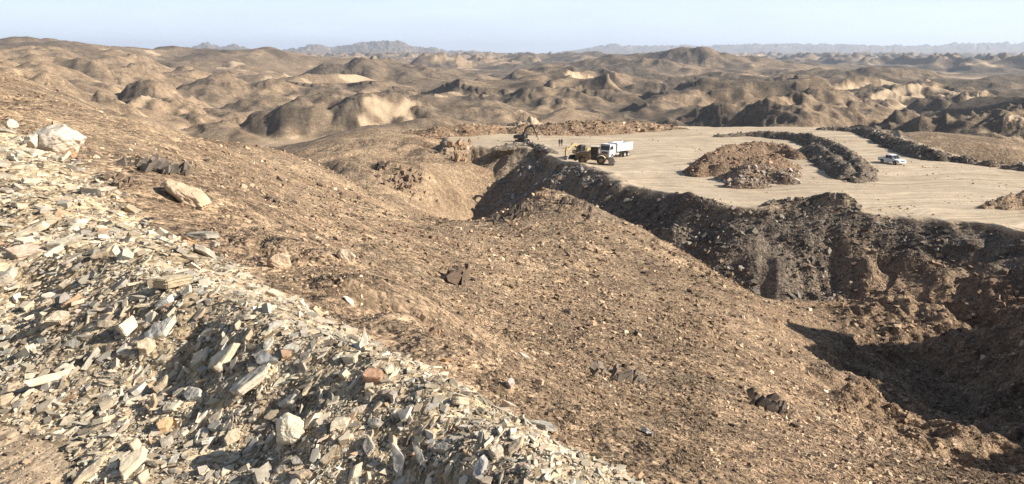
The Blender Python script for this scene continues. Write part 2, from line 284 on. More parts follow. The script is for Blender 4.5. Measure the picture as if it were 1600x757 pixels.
# rubble area
FOOT = [PZ(a, b, -1.74) for a, b in ((-140, 560), (-60, 625), (0, 655), (50, 668), (95, 695), (120, 730), (150, 790))]
RUB = [c[:2] for c in CRW] + [np.array(q) for q in ((1.6, 1.2), (.4, .9), (-.6, 1.5))] + [c[:2] for c in FOOT[::-1]]
nr_ = lrs < math.log(40)
x, y = X[nr_], Y[nr_]
drub, _ = sdf_poly(x, y, RUB)
drub = drub / np.maximum(RR[nr_], 1) * 5
drub = drub + .10 * gn(x / .5, y / .5, 50) + .06 * gn(x / .17, y / .17, 51)
m_rub[nr_] = sstep(.16, -.12, drub)
m_foot[nr_] = sstep(-.05, .08, drub) * (sdf_poly(x, y, [c[:2] for c in CRW], False)[0] > .6) * (AA[nr_] < -.25) * (RR[nr_] < 5.5)
# relief at every scale the distance lets one see
m_sand = np.maximum(m_sand, .9 * m_foot)
rough = .058 + .030 * m_rub - .042 * m_pad + .045 * dump_face - .056 * m_foot - .022 * m_sand
rough = rough * (.60 + .8 * sstep(-.25, .45, gn(X / (RR * .10 + .5), Y / (RR * .10 + .5), 98)))
rough = rough * (1 - .45 * sstep(16, 8, RR) * (1 - m_rub))
rough = np.maximum(rough, .004)
rough = np.where(RR > 300, rough * (.80 + .7 * sstep(.0, .6, m_dark)), rough)
rough = rough + .12 * sstep(42, 48, X) * (Y > 15) * (RR < 110) * (1 - m_pad)  # roughens the unseen right ridge to break up the shadow it casts
rough = rough + .10 * sstep(.1, .0, AA) * sstep(-.38, -.3, AA) * sstep(120, 135, RR) * (RR < 200) * (1 - m_pad)
shade = (AA > .3) & (RR < 95) & (RR > 18)
rough = rough + .17 * sstep(.34, .44, AA) * sstep(20, 30, RR) * sstep(110, 95, RR) * (1 - m_pad) + .012 * sstep(.15, .3, gn(X / 16, Y / 16, 99)) * (RR < 140) * (1 - m_pad) * (1 - m_rub)
lam = 180.0; seed = 100
while lam > .012:
    seed += 1
    lo_ = np.where(lrs > math.log(300), .0050, .010)
    rows = (lam > np.exp(lrs) * lo_) & (lam < np.exp(lrs) * .35)
    if lam < 40 or True:
        if rows.any():
            q_ = lam / RR[rows] / lo_[rows][:, None]; wgt = sstep(1., 1.8, q_) * sstep(.35, .12, lam / RR[rows])
            n = gn(X[rows] / lam + seed * 3.7, Y[rows] / lam - seed * 1.9, seed)
            if lam > 1.5 : n = .6 * n + .55 * (np.abs(gn(X[rows] / lam * .8 + seed, Y[rows] / lam * .8, seed + 50)) - .3)
            Z[rows] += n * lam * rough[rows] * wgt
    lam /= 1.9

rv = sstep(.36, .44, AA) * sstep(20, 30, RR) * sstep(112, 98, RR) * (1 - m_pad) * (1 - .6 * dump_face)
Z += rv * (1.5 * (np.abs(gn(X / 7 + .3 * gn(X / 3, Y / 3, 151), Y / 4.5, 150)) - .3) + .8 * (np.abs(gn(X / 2.4, Y / 1.8, 152)) - .3) + .3 * gn(X / .9, Y / .9, 153))

def sampler(A):
    def f(x, y):
        x = np.atleast_1d(np.asarray(x, float)); y = np.atleast_1d(np.asarray(y, float))
        a = np.arctan2(x, y); l = np.log(np.maximum(np.hypot(x, y), .26))
        i = np.clip(np.searchsorted(AZ, a) - 1, 0, nc - 2); j = np.clip(np.searchsorted(lrs, l) - 1, 0, nr - 2)
        fu = np.clip((a - AZ[i]) / (AZ[i + 1] - AZ[i]), 0, 1); fv = np.clip((l - lrs[j]) / (lrs[j + 1] - lrs[j]), 0, 1)
        return (A[j, i] * (1 - fu) + A[j, i + 1] * fu) * (1 - fv) + (A[j + 1, i] * (1 - fu) + A[j + 1, i + 1] * fu) * fv
    return f
HZ = sampler(Z)
def hit(px, py, dmin=1.2, dmax=400):
    """first point of the land seen at a pixel"""
    d = ray(px, py); d = d / d[1]
    D = np.exp(np.linspace(math.log(dmin), math.log(dmax), 2200))
    g = HZ(D * d[0], D) - D * d[2]
    k = np.argmax(g > 0) if (g > 0).any() else len(D) - 1
    k = max(k, 1); t = g[k - 1] / (g[k - 1] - g[k] + 1e-12); Dd = D[k - 1] + (D[k] - D[k - 1]) * min(max(t, 0), 1)
    return np.array([Dd * d[0], Dd, float(HZ(Dd * d[0], Dd)[0])])
def hits(pxs, pys, dmin=1.2, dmax=400, n=900):
    out = np.zeros((len(pxs), 3)); D = np.exp(np.linspace(math.log(dmin), math.log(dmax), n))
    for a in range(0, len(pxs), 1500):
        px = pxs[a:a + 1500]; py = pys[a:a + 1500]
        Xc = (px - 800) / F; Yc = -(py - 378.5) / F
        dy = cp + Yc * sp; dx = Xc / dy; dz = (-sp + Yc * cp) / dy
        g = HZ((D[None] * dx[:, None]).ravel(), np.broadcast_to(D, (len(px), n)).ravel()).reshape(len(px), n) - D[None] * dz[:, None]
        k = np.where((g > 0).any(1), np.argmax(g > 0, 1), n - 1); Dd = D[k]
        out[a:a + 1500, 0] = Dd * dx; out[a:a + 1500, 1] = Dd; out[a:a + 1500, 2] = HZ(Dd * dx, Dd)
    return out
def normal(x, y, e):
    zx = float((HZ(x + e, y) - HZ(x - e, y))[0]) / (2 * e); zy = float((HZ(x, y + e) - HZ(x, y - e))[0]) / (2 * e)
    return Vector((-zx, -zy, 1)).normalized()

# ------------------------------------------------------------------ materials
def newmat(name):
    m = bpy.data.materials.new(name); m.use_nodes = True; t = m.node_tree; t.nodes.clear()
    b = N(t, 'ShaderNodeBsdfPrincipled', Roughness=.95); b.inputs['Specular IOR Level'].default_value = .12
    o = N(t, 'ShaderNodeOutputMaterial'); t.links.new(b.outputs[0], o.inputs[0]); return m, t, b
def mixc(t, fac, a, b, mode='MIX'):
    n = t.nodes.new('ShaderNodeMix'); n.data_type = 'RGBA'; n.blend_type = mode
    for s, v in ((0, fac), (6, a), (7, b)):
        if isinstance(v, (int, float)): n.inputs[s].default_value = v
        elif isinstance(v, tuple): n.inputs[s].default_value = (*v, 1) if len(v) == 3 else v
        else: t.links.new(v, n.inputs[s])
    return n.outputs[2]
def rmp(t, v, a, b, c=0., d=1.):
    n = t.nodes.new('ShaderNodeMapRange'); t.links.new(v, n.inputs[0])
    for i, q in enumerate((a, b, c, d)): n.inputs[i + 1].default_value = q
    return n.outputs[0]
def noise(t, vec, scale, detail=6, rough=.6, w=None):
    n = N(t, 'ShaderNodeTexNoise', Scale=scale, Detail=detail, Roughness=rough)
    t.links.new(vec, n.inputs['Vector']); return n.outputs[0]
def land_material():
    m, t, b = newmat('desert_ground')
    g = N(t, 'ShaderNodeNewGeometry'); pos = g.outputs['Position']
    a1 = N(t, 'ShaderNodeAttribute', attribute_name='cover'); a2 = N(t, 'ShaderNodeAttribute', attribute_name='tone')
    s1 = t.nodes.new('ShaderNodeSeparateColor'); t.links.new(a1.outputs['Color'], s1.inputs[0])
    s2 = t.nodes.new('ShaderNodeSeparateColor'); t.links.new(a2.outputs['Color'], s2.inputs[0])
    big = noise(t, pos, .045, 8, .62); mid = noise(t, pos, .35, 10, .68); fine = noise(t, pos, 5.0, 11, .74); spk = noise(t, pos, 17., 9, .75)
    col = mixc(t, rmp(t, big, .35, .65), (.312, .235, .164), (.395, .305, .216))
    col = mixc(t, rmp(t, mid, .38, .62, 0, .75), col, (.235, .183, .134))
    col = mixc(t, rmp(t, noise(t, pos, .12, 9, .7), .52, .70, 0, .8), col, (.50, .385, .26))
    col = mixc(t, s2.outputs[2], col, (.275, .185, .122))                              # rust
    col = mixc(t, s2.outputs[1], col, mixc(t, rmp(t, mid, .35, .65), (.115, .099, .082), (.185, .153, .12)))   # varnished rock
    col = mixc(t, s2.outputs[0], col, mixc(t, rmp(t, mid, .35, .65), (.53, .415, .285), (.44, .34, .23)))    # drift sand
    col = mixc(t, s1.outputs[2], col, mixc(t, rmp(t, mid, .38, .62), (.125, .108, .092), (.225, .19, .155)))     # dump rock
    pad = mixc(t, rmp(t, big, .35, .65), (.46, .36, .25), (.56, .455, .325))
    wv = noise(t, pos, .9, 8, .6); pad = mixc(t, rmp(t, wv, .5, .72, 0, .5), pad, (.42, .32, .205))
    def tracks(ang, sc, c, lo, hi, k):
        nonlocal pad
        wn = N(t, 'ShaderNodeTexNoise', Scale=.03, Detail=2); t.links.new(pos, wn.inputs['Vector'])
        ws_ = N(t, 'ShaderNodeVectorMath', operation='SCALE'); t.links.new(wn.outputs['Color'], ws_.inputs[0]); ws_.inputs['Scale'].default_value = 26
        wa = N(t, 'ShaderNodeVectorMath', operation='ADD'); t.links.new(pos, wa.inputs[0]); t.links.new(ws_.outputs[0], wa.inputs[1])
        m_ = N(t, 'ShaderNodeMapping'); m_.inputs['Rotation'].default_value = (0, 0, R(ang)); m_.inputs['Scale'].default_value = sc; t.links.new(wa.outputs[0], m_.inputs['Vector'])
        pad = mixc(t, rmp(t, noise(t, m_.outputs[0], 1., 5, .7), lo, hi, 0, k), pad, c)
    tracks(35, (.03, .9, .1), (.34, .265, .18), .50, .62, .9); tracks(-50, (.03, 1.1, .1), (.70, .58, .42), .50, .62, .8); tracks(80, (.02, .5, .1), (.38, .315, .23), .52, .66, .8)
    pad = mixc(t, rmp(t, noise(t, pos, .07, 6, .65), .53, .68, 0, .55), pad, (.40, .335, .245))
    col = mixc(t, s1.outputs[1], col, pad)
    col = mixc(t, s1.outputs[0], col, mixc(t, rmp(t, fine, .35, .65), (.38, .31, .215), (.54, .45, .32)))      # stone dust
    col = mixc(t, rmp(t, fine, .30, .70, .0, .75), mixc(t, 1., col, (.66, .63, .60), 'MULTIPLY'), mixc(t, 1., col, (1.28, 1.27, 1.25), 'MULTIPLY'))
    col = mixc(t, rmp(t, spk, .58, .72, 0, .35), col, (.56, .43, .29))
    bare = rmp(t, s1.outputs[1], 0, 1, 1, .10); hsum = None
    sb = rmp(t, s2.outputs[0], .2, .8, 1, .35); mb_ = N(t, 'ShaderNodeMath', operation='MULTIPLY'); t.links.new(bare, mb_.inputs[0]); t.links.new(sb, mb_.inputs[1]); bare = mb_.outputs[0]
    nv = N(t, 'ShaderNodeTexNoise', Scale=1.3, Detail=4); t.links.new(pos, nv.inputs['Vector'])
    def madd(v, k, acc):
        m_ = N(t, 'ShaderNodeMath', operation='MULTIPLY_ADD'); t.links.new(v, m_.inputs[0]); m_.inputs[1].default_value = k
        if acc is None: m_.inputs[2].default_value = 0
        else: t.links.new(acc, m_.inputs[2])
        return m_.outputs[0]
    for sc, dist, lo, hi, wob in ((30., .016, .62, 1.42, 0), (10., .045, .62, 1.40, 0), (3.2, .10, .72, 1.28, .25), (.9, .16, .84, 1.15, .8), (.16, .6, .86, 1.14, 5.)):
        src = pos
        if wob:
            wq = N(t, 'ShaderNodeVectorMath', operation='ADD'); sv = N(t, 'ShaderNodeVectorMath', operation='SCALE'); t.links.new(nv.outputs['Color'], sv.inputs[0]); sv.inputs['Scale'].default_value = wob
            t.links.new(pos, wq.inputs[0]); t.links.new(sv.outputs[0], wq.inputs[1]); src = wq.outputs[0]
        vo = N(t, 'ShaderNodeTexVoronoi', Scale=sc); t.links.new(src, vo.inputs['Vector'])
        sx = t.nodes.new('ShaderNodeSeparateColor'); t.links.new(vo.outputs['Color'], sx.inputs[0])
        f_ = mixc(t, bare, (1, 1, 1), mixc(t, sx.outputs[0], (lo, lo * .985, lo * .97), (hi, hi * .99, hi * .97)))
        col = mixc(t, 1., col, f_, 'MULTIPLY')
        hsum = madd(vo.outputs['Distance'], -dist, hsum)
    gr = mixc(t, rmp(t, noise(t, pos, .06, 13, .80), .32, .68), (.70, .69, .68), (1.30, 1.295, 1.28)); col = mixc(t, 1., col, mixc(t, bare, (1, 1, 1), gr), 'MULTIPLY')
    t.links.new(col, b.inputs['Base Color'])
    hm = N(t, 'ShaderNodeMath', operation='MULTIPLY'); t.links.new(hsum, hm.inputs[0]); t.links.new(bare, hm.inputs[1])
    h2 = madd(noise(t, pos, .35, 12, .47), .13, madd(noise(t, pos, 6., 6, .5), .03, hm.outputs[0]))
    bp2 = N(t, 'ShaderNodeBump', Strength=1., Distance=1.); t.links.new(h2, bp2.inputs['Height'])
    t.links.new(bp2.outputs[0], b.inputs['Normal'])
    return m
M_LAND = land_material()
def stone_material(name, mode):
    m, t, b = newmat(name)
    tcn = N(t, 'ShaderNodeTexCoord'); g = N(t, 'ShaderNodeNewGeometry')
    if mode == 'object': c = N(t, 'ShaderNodeObjectInfo').outputs['Color']; vec = tcn.outputs['Object']
    else: c = N(t, 'ShaderNodeAttribute', attribute_name='tint').outputs['Color']; vec = g.outputs['Position']
    n1 = noise(t, g.outputs['Position'], 9., 9, .68); n2 = noise(t, g.outputs['Position'], 60., 6, .7)
    col = mixc(t, rmp(t, n1, .35, .65), mixc(t, 1., c, (.74, .70, .66), 'MULTIPLY'), mixc(t, 1., c, (1.16, 1.15, 1.13), 'MULTIPLY'))
    if mode == 'object':                                          # foliation: bands along the slab's thin axis
        mp = N(t, 'ShaderNodeMapping'); mp.inputs['Scale'].default_value = (1.2, 1.2, 11); t.links.new(vec, mp.inputs['Vector'])
        n3 = noise(t, mp.outputs[0], 2.0, 6, .6)
        col = mixc(t, rmp(t, n3, .5, .68, 0, .55), col, mixc(t, 1., c, (.62, .55, .48), 'MULTIPLY'))
    col = mixc(t, rmp(t, n2, .55, .7, 0, .25), col, (.30, .22, .15))
    t.links.new(col, b.inputs['Base Color'])
    bp = N(t, 'ShaderNodeBump', Strength=.6, Distance=.012); t.links.new(n1, bp.inputs['Height']); t.links.new(bp.outputs[0], b.inputs['Normal'])
    return m
M_STONE = stone_material('broken_stone', 'object'); M_SCREE = stone_material('loose_stone', 'attr')

# ------------------------------------------------------------------ build the land objects
def mesh_from(name, V, Fq, mat, smooth=True, cols=None):
    me = bpy.data.meshes.new(name); nv, nf = len(V), len(Fq); k = Fq.shape[1]
    me.vertices.add(nv); me.vertices.foreach_set('co', np.ascontiguousarray(V, np.float32).ravel())
    me.loops.add(nf * k); me.loops.foreach_set('vertex_index', np.ascontiguousarray(Fq, np.int32).ravel())
    me.polygons.add(nf); me.polygons.foreach_set('loop_start', np.arange(0, nf * k, k, dtype=np.int32)); me.polygons.foreach_set('loop_total', np.full(nf, k, np.int32))
    me.polygons.foreach_set('use_smooth', np.full(nf, smooth))
    for nm, c in (cols or {}).items():
        at = me.color_attributes.new(nm, 'FLOAT_COLOR', 'POINT'); cc = np.ones((nv, 4), np.float32); cc[:, :3] = c; at.data.foreach_set('color', cc.ravel())
    me.update(calc_edges=True); me.materials.append(mat)
    return me
def link(name, me, parent=None, **props):
    o = bpy.data.objects.new(name, me); C.objects.link(o)
    if parent: o.parent = parent
    for k, v in props.items(): o[k] = v
    return o
rust = np.zeros((nr, nc))
nn = RR < 330
rust[nn] = np.clip(sstep(.25, .6, gn(X[nn] / 13, Y[nn] / 13, 200) + .5 * gn(X[nn] / 4, Y[nn] / 4, 201)) * .45, 0, 1) * (1 - m_pad[nn]) * (1 - m_rub[nn])
# dark outcropping patches on the near hillside; the ravine beside the dump is red-brown rock
m_dark[nn] = np.maximum(m_dark[nn], (1 - m_pad[nn]) * (1 - m_rub[nn]) * (1 - m_dump[nn]) * .55 * sstep(.45, .7, gn(X[nn] / 9 + 9, Y[nn] / 9, 202) + .5 * gn(X[nn] / 2.5, Y[nn] / 2.5, 203)) * (RR[nn] < 150))
m_dark[nn] *= 1 - m_foot[nn]; rust[nn] *= 1 - m_foot[nn]
rav = sstep(.30, .42, AA) * sstep(24, 34, RR) * (RR < 110) * (1 - m_pad) * (1 - m_dump)
kd_ = np.hypot(X[nn] - 5, Y[nn] - 94) + 3 * gn(X[nn] / 4, Y[nn] / 4, 77); m_dark[nn] = np.maximum(m_dark[nn], .8 * sstep(14, 5, kd_)); rust[nn] *= sstep(6, 14, kd_)
knl = sdf_poly(X[nn], Y[nn], [P(a, b, c)[:2] for a, b, c in SPUR], False)[0]
rust[nn] = np.maximum(rust[nn], .55 * rav[nn]); m_dark[nn] = np.maximum(m_dark[nn], .35 * rav[nn])
m_sand = np.maximum(m_sand, 0); rust = np.maximum(rust, .5 * (dump_face - m_dump).clip(0, 1))
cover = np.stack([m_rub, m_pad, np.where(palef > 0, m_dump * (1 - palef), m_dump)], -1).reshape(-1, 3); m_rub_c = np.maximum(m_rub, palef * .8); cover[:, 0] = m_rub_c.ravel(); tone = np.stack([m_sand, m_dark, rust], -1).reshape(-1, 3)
VX = np.stack([X, Y, Z], -1).reshape(-1, 3)
ii, jj = np.meshgrid(np.arange(nr - 1), np.arange(nc - 1), indexing='ij')
q = np.stack([ii * nc + jj, (ii + 1) * nc + jj, (ii + 1) * nc + jj + 1, ii * nc + jj + 1], -1).reshape(-1, 4)[:, ::-1]
fr = RR[ii, jj].ravel(); fp = m_pad[ii, jj].ravel(); fd = dump_face[ii, jj].ravel(); fb = m_rub[ii, jj].ravel()
cls = np.where(fp > .5, 1, np.where(fd > .5, 2, np.where(fb > .5, 3, np.where(fr < 260, 0, np.where(fr < 9000, 4, 5)))))
for k, nm in enumerate(('hillside_ground', 'quarry_floor_ground', 'spoil_slope_terrain', 'rubble_bank_ground', 'desert_hills', 'far_mountains_hills')):
    fq = q[cls == k]
    if k == 0:                                                    # close the ring under the photographer and at the seam
        ci = np.arange(nc)
        seam = np.stack([np.arange(nr - 1) * nc + nc - 1, np.arange(1, nr) * nc + nc - 1, np.arange(1, nr) * nc, np.arange(nr - 1) * nc], -1)[:, ::-1]
        fq = np.concatenate([fq, seam])
    used, inv = np.unique(fq, return_inverse=True)
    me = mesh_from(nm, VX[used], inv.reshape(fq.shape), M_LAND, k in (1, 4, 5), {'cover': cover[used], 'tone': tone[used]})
    link(nm, me, kind='structure')

# ------------------------------------------------------------------ stones
def hull(seed, dims, npts=6, detail=0):
    r = random.Random(seed); bm = bmesh.new(); n = r.randint(4, 6)
    th = sorted(i * 6.283 / n + r.uniform(-.38, .38) for i in range(n)); rad = [r.uniform(.62, 1.12) for _ in range(n)]
    tx, ty = r.uniform(-.22, .22), r.uniform(-.22, .22)
    for zs in (-1, 1):
        sc = r.uniform(.80, 1.0); ox, oy = r.uniform(-.10, .10), r.uniform(-.10, .10)
        for t_, q_ in zip(th, rad):
            k = sc * q_ * r.uniform(.92, 1.06); x, y = math.cos(t_) * k + ox, math.sin(t_) * k + oy
            bm.verts.new((x * dims[0] / 2, y * dims[1] / 2, zs * dims[2] / 2 * (1 + zs * (tx * x + ty * y)) * r.uniform(.86, 1.05)))
    h = bmesh.ops.convex_hull(bm, input=bm.verts)
    bmesh.ops.delete(bm, geom=[g for g in set(h['geom_interior'] + h['geom_unused']) if isinstance(g, bmesh.types.BMVert)], context='VERTS')
    if detail:
        bmesh.ops.dissolve_limit(bm, angle_limit=R(8), verts=bm.verts, edges=bm.edges)
        bmesh.ops.bevel(bm, geom=list(bm.edges), offset=min(dims) * .08, segments=2, affect='EDGES', clamp_overlap=True)
        for lim in (.22, .11, .06):
            bmesh.ops.triangulate(bm, faces=bm.faces)
            bmesh.ops.subdivide_edges(bm, edges=[e for e in bm.edges if e.calc_length() > lim], cuts=1)
        bmesh.ops.triangulate(bm, faces=bm.faces); bm.normal_update()
        co = np.array([v.co for v in bm.verts]); k = seed * 1.7
        n1 = gn(co[:, 0] * 3 + k, co[:, 1] * 3 + co[:, 2] * 2.3, 7) + .55 * gn(co[:, 0] * 8 + k, co[:, 1] * 8 + co[:, 2] * 7, 8) + .3 * gn(co[:, 0] * 19 + k, co[:, 1] * 19 + co[:, 2] * 17, 10)
        zl = co[:, 2] / dims[2] * r.uniform(4, 7) + .5 * gn(co[:, 0] * 2 + k, co[:, 1] * 2, 11)
        st = np.floor(zl); lay = (np.sin(st * 12.9898 + k) * 43758.5453) % 1.0
        side = np.array([1 - abs(v.normal.z) for v in bm.verts])
        amp = .05 * (dims[2] + .25) ** .5
        for v, a, l_, sd_ in zip(bm.verts, n1, lay, side):
            v.co += v.normal * (a * amp * .5)
            f_ = 1 - .13 * l_ * sd_; v.co.x *= f_; v.co.y *= f_
            v.co.z += .02 * (a if sd_ < .5 else 0) * dims[2]
    bmesh.ops.triangulate(bm, faces=bm.faces)
    bm.normal_update()
    return bm
def round_rock(seed):
    r = random.Random(seed); bm = bmesh.new(); bmesh.ops.create_icosphere(bm, subdivisions=5, radius=.5)
    co = np.array([v.co for v in bm.verts]); d = co / np.linalg.norm(co, axis=1, keepdims=True); rad = np.full(len(d), .5)
    for i in range(13):
        n = np.array([r.gauss(0, 1) for _ in range(3)]); n /= np.linalg.norm(n); h = r.uniform(.36, .46); q = d @ n
        rad = np.minimum(rad, np.where(q > .05, h / np.maximum(q, .05), 9))
    co = d * rad[:, None]; k = seed * 2.3
    for lam, am in ((.35, .05), (.16, .03), (.07, .018), (.03, .010)):
        rad = rad + am * (gn(co[:, 0] / lam + k, co[:, 1] / lam + co[:, 2] / lam * .7, 12) + gn(co[:, 2] / lam + k, co[:, 0] / lam * .8, 13)) * .6
    for v, q in zip(bm.verts, d * rad[:, None]): v.co = q
    return bm
def bm_arrays(bm):
    bm.verts.ensure_lookup_table(); bm.verts.index_update()
    return np.array([v.co for v in bm.verts]), np.array([[v.index for v in f.verts] for f in bm.faces])
SHAPES = {'slab': (1.08, .56, .17), 'splinter': (1.1, .29, .13), 'chunk': (1, .72, .38), 'flake': (1, .62, .09)}
LIB = {k: [bm_arrays(hull(100 * i + s, d, 11 if k != 'chunk' else 13)) for s in range(6)] for i, (k, d) in enumerate(SHAPES.items())}
def slope_normals(p, e):
    zx = (HZ(p[:, 0] + e, p[:, 1]) - HZ(p[:, 0] - e, p[:, 1])) / (2 * e); zy = (HZ(p[:, 0], p[:, 1] + e) - HZ(p[:, 0], p[:, 1] - e)) / (2 * e)
    n = np.stack([-zx, -zy, np.ones(len(p))], -1); n = n / np.linalg.norm(n, axis=1, keepdims=True)
    return n
def scatter(name, pos, size, kinds, tint, nrm, tilt=.45, lift=.1, parent=None, kind='stuff', yaw=None):
    n = len(pos); nn_ = nrm + rng.normal(0, tilt, (n, 3)); nn_ /= np.linalg.norm(nn_, axis=1, keepdims=True)
    a = rng.uniform(0, 2 * np.pi, n) if yaw is None else yaw + rng.normal(0, .5, n)
    d = np.stack([np.cos(a), np.sin(a), np.zeros(n)], -1)
    t1 = d - nn_ * (d * nn_).sum(1, keepdims=True); t1 /= np.linalg.norm(t1, axis=1, keepdims=True); t2 = np.cross(nn_, t1)
    names = list(LIB); pick = rng.integers(0, 6, n); sc = np.stack([np.ones(n), rng.uniform(.75, 1.25, n), rng.uniform(.7, 1.5, n)], -1)
    Vs, Fs, Ts = [], [], []; off = 0
    for ki, kn in enumerate(names):
        for li in range(6):
            idx = np.where((kinds == ki) & (pick == li))[0]
            if not len(idx): continue
            v, f = LIB[kn][li]
            q = v[None] * sc[idx][:, None] * size[idx][:, None, None]
            wv = q[..., 0:1] * t1[idx][:, None] + q[..., 1:2] * t2[idx][:, None] + q[..., 2:3] * nn_[idx][:, None] + pos[idx][:, None] + nrm[idx][:, None] * (lift * size[idx])[:, None, None]
            Vs.append(wv.reshape(-1, 3)); Fs.append((f[None] + (np.arange(len(idx)) * len(v))[:, None, None] + off).reshape(-1, 3)); off += len(idx) * len(v)
            Ts.append(np.repeat(tint[idx], len(v), 0))
    me = mesh_from(name, np.concatenate(Vs), np.concatenate(Fs), M_SCREE, False, {'tint': np.concatenate(Ts)})
    return link(name, me, parent, kind=kind)
def palette(n, cols, wts, var=.16):
    c = np.array(cols)[rng.choice(len(cols), n, p=np.array(wts) / sum(wts))]
    return np.clip(c * (1 + rng.normal(0, var, (n, 1))) * (1 + rng.normal(0, .014, (n, 3))), .02, .8)
CREAM, GREY, TAN, RUSTY, DARK, WHITE = (.515, .44, .325), (.41, .37, .30), (.455, .37, .26), (.40, .265, .165), (.20, .17, .13), (.58, .53, .43)
MR, MP, MD, MF = sampler(m_rub), sampler(m_pad), sampler(dump_face), sampler(m_foot)
def polar_points(n, a0, a1, r0, r1, acc):
    a = rng.uniform(a0, a1, n); r = np.exp(rng.uniform(math.log(r0), math.log(r1), n))
    x, y = r * np.sin(a), r * np.cos(a); z = HZ(x, y); k = rng.uniform(0, 1, n) < acc(x, y, z, r)
    return np.stack([x, y, z], -1)[k]
# gravel and stones over the brown hillside
p = polar_points(900000, -.72, .72, 2.2, 130, lambda x, y, z, r: np.clip(-z / r * 1.9, .05, 1) * (MR(x, y) < .35) * (MP(x, y) < .2) * (1 - .55 * MF(x, y)) * (MD(x, y) < .6)
     * np.clip(.65 + .9 * gn(x / (r * .12), y / (r * .12), 300), .32, 1))
r = np.linalg.norm(p, axis=1)
n = len(p); size = r / F * np.minimum(1.5 * (1 - rng.uniform(0, 1, n)) ** -.42, 11) * 1.1; print('gravel', n)
gv = np.clip(1.02 + .55 * gn(p[:, 0] / 5, p[:, 1] / 5, 341) + .45 * gn(p[:, 0] / (r * .13), p[:, 1] / (r * .13), 342), .5, 1.35)[:, None]
scatter('gravel', p, size, rng.choice(4, n, p=[.3, .1, .5, .1]), gv * palette(n, [(.33, .235, .152), (.22, .155, .10), (.45, .34, .225), (.12, .09, .07), (.54, .44, .31)], [.38, .26, .20, .13, .03]), slope_normals(p, .02 * r), .35, .06)
# the fine part of the rubble bank
p = polar_points(330000, -.80, .8, 1.9, 19, lambda x, y, z, r: np.clip(-z / r * 1.9, .05, 1) * (MR(x, y) > .4))
r = np.linalg.norm(p, axis=1); n = len(p)
size = r / F * np.minimum(3.9 * (1 - rng.uniform(0, 1, n)) ** -.45, 30)
fresh = gn(p[:, 0] / .5, p[:, 1] / .5, 310) + .6 * gn(p[:, 0] / .2, p[:, 1] / .2, 311)
tint = palette(n, [CREAM, GREY, TAN, RUSTY, DARK, WHITE], [.42, .30, .17, .02, .05, .04])
tint *= np.clip(.92 + .3 * fresh, .6, 1.15)[:, None]
scatter('rubble', p, size, rng.choice(4, n, p=[.34, .38, .08, .20]), tint, slope_normals(p, .04 * r), .36, .06, yaw=R(48))
# rocks caught on the dump slopes, pale ones at the toe
p = polar_points(200000, -.2, .72, 80, 172, lambda x, y, z, r: (MD(x, y) > .45) * np.clip(.55 + .9 * gn(x / 6, y / 6, 320), .1, 1))
r = np.linalg.norm(p, axis=1); n = len(p)
size = np.minimum(.15 * (1 - rng.uniform(0, 1, n)) ** -.45, 1.2)
low = np.maximum(sstep(-30, -33, p[:, 2]), .5) * sstep(.13, .06, np.arctan2(p[:, 0], p[:, 1]))
tint = palette(n, [(.15, .13, .11), (.23, .20, .165), (.36, .32, .27), (.085, .075, .066), (.24, .17, .11)], [.36, .28, .09, .20, .07], .2)
brn = sstep(.36, .46, np.arctan2(p[:, 0], p[:, 1])) * sstep(-23, -26, p[:, 2]); tint = tint * (1 - brn[:, None] * .8) + np.array([.30, .205, .135]) * brn[:, None] * .8
tint = tint * (1 - low[:, None]) + np.array([.41, .405, .39]) * rng.uniform(.5, 1.1, (n, 1)) * low[:, None]
scatter('dump_rocks', p, size * (1 + .6 * low), rng.choice(4, n, p=[.3, .1, .5, .1]), tint, slope_normals(p, np.full(n, .4)), .4, .12)

# stones spilled over the quarry floor
p = polar_points(60000, -.1, .72, 85, 235, lambda x, y, z, r: (MP(x, y) > .6) * np.clip(-.12 + .9 * gn(x / 12, y / 12, 330) + .5 * gn(x / 4, y / 4, 331) + .25 * (sdf_poly(x, y, PAD)[0] > -4), .004, 1))
n = len(p); size = np.minimum(.07 * (1 - rng.uniform(0, 1, n)) ** -.5, .5)
scatter('spilled_stones', p, size, rng.choice(4, n, p=[.3, .1, .5, .1]), palette(n, [(.42, .33, .22), (.26, .21, .16), (.50, .42, .32), (.15, .12, .10)], [.4, .3, .2, .1]), np.tile([0, 0, 1.], (n, 1)), .3, .15)

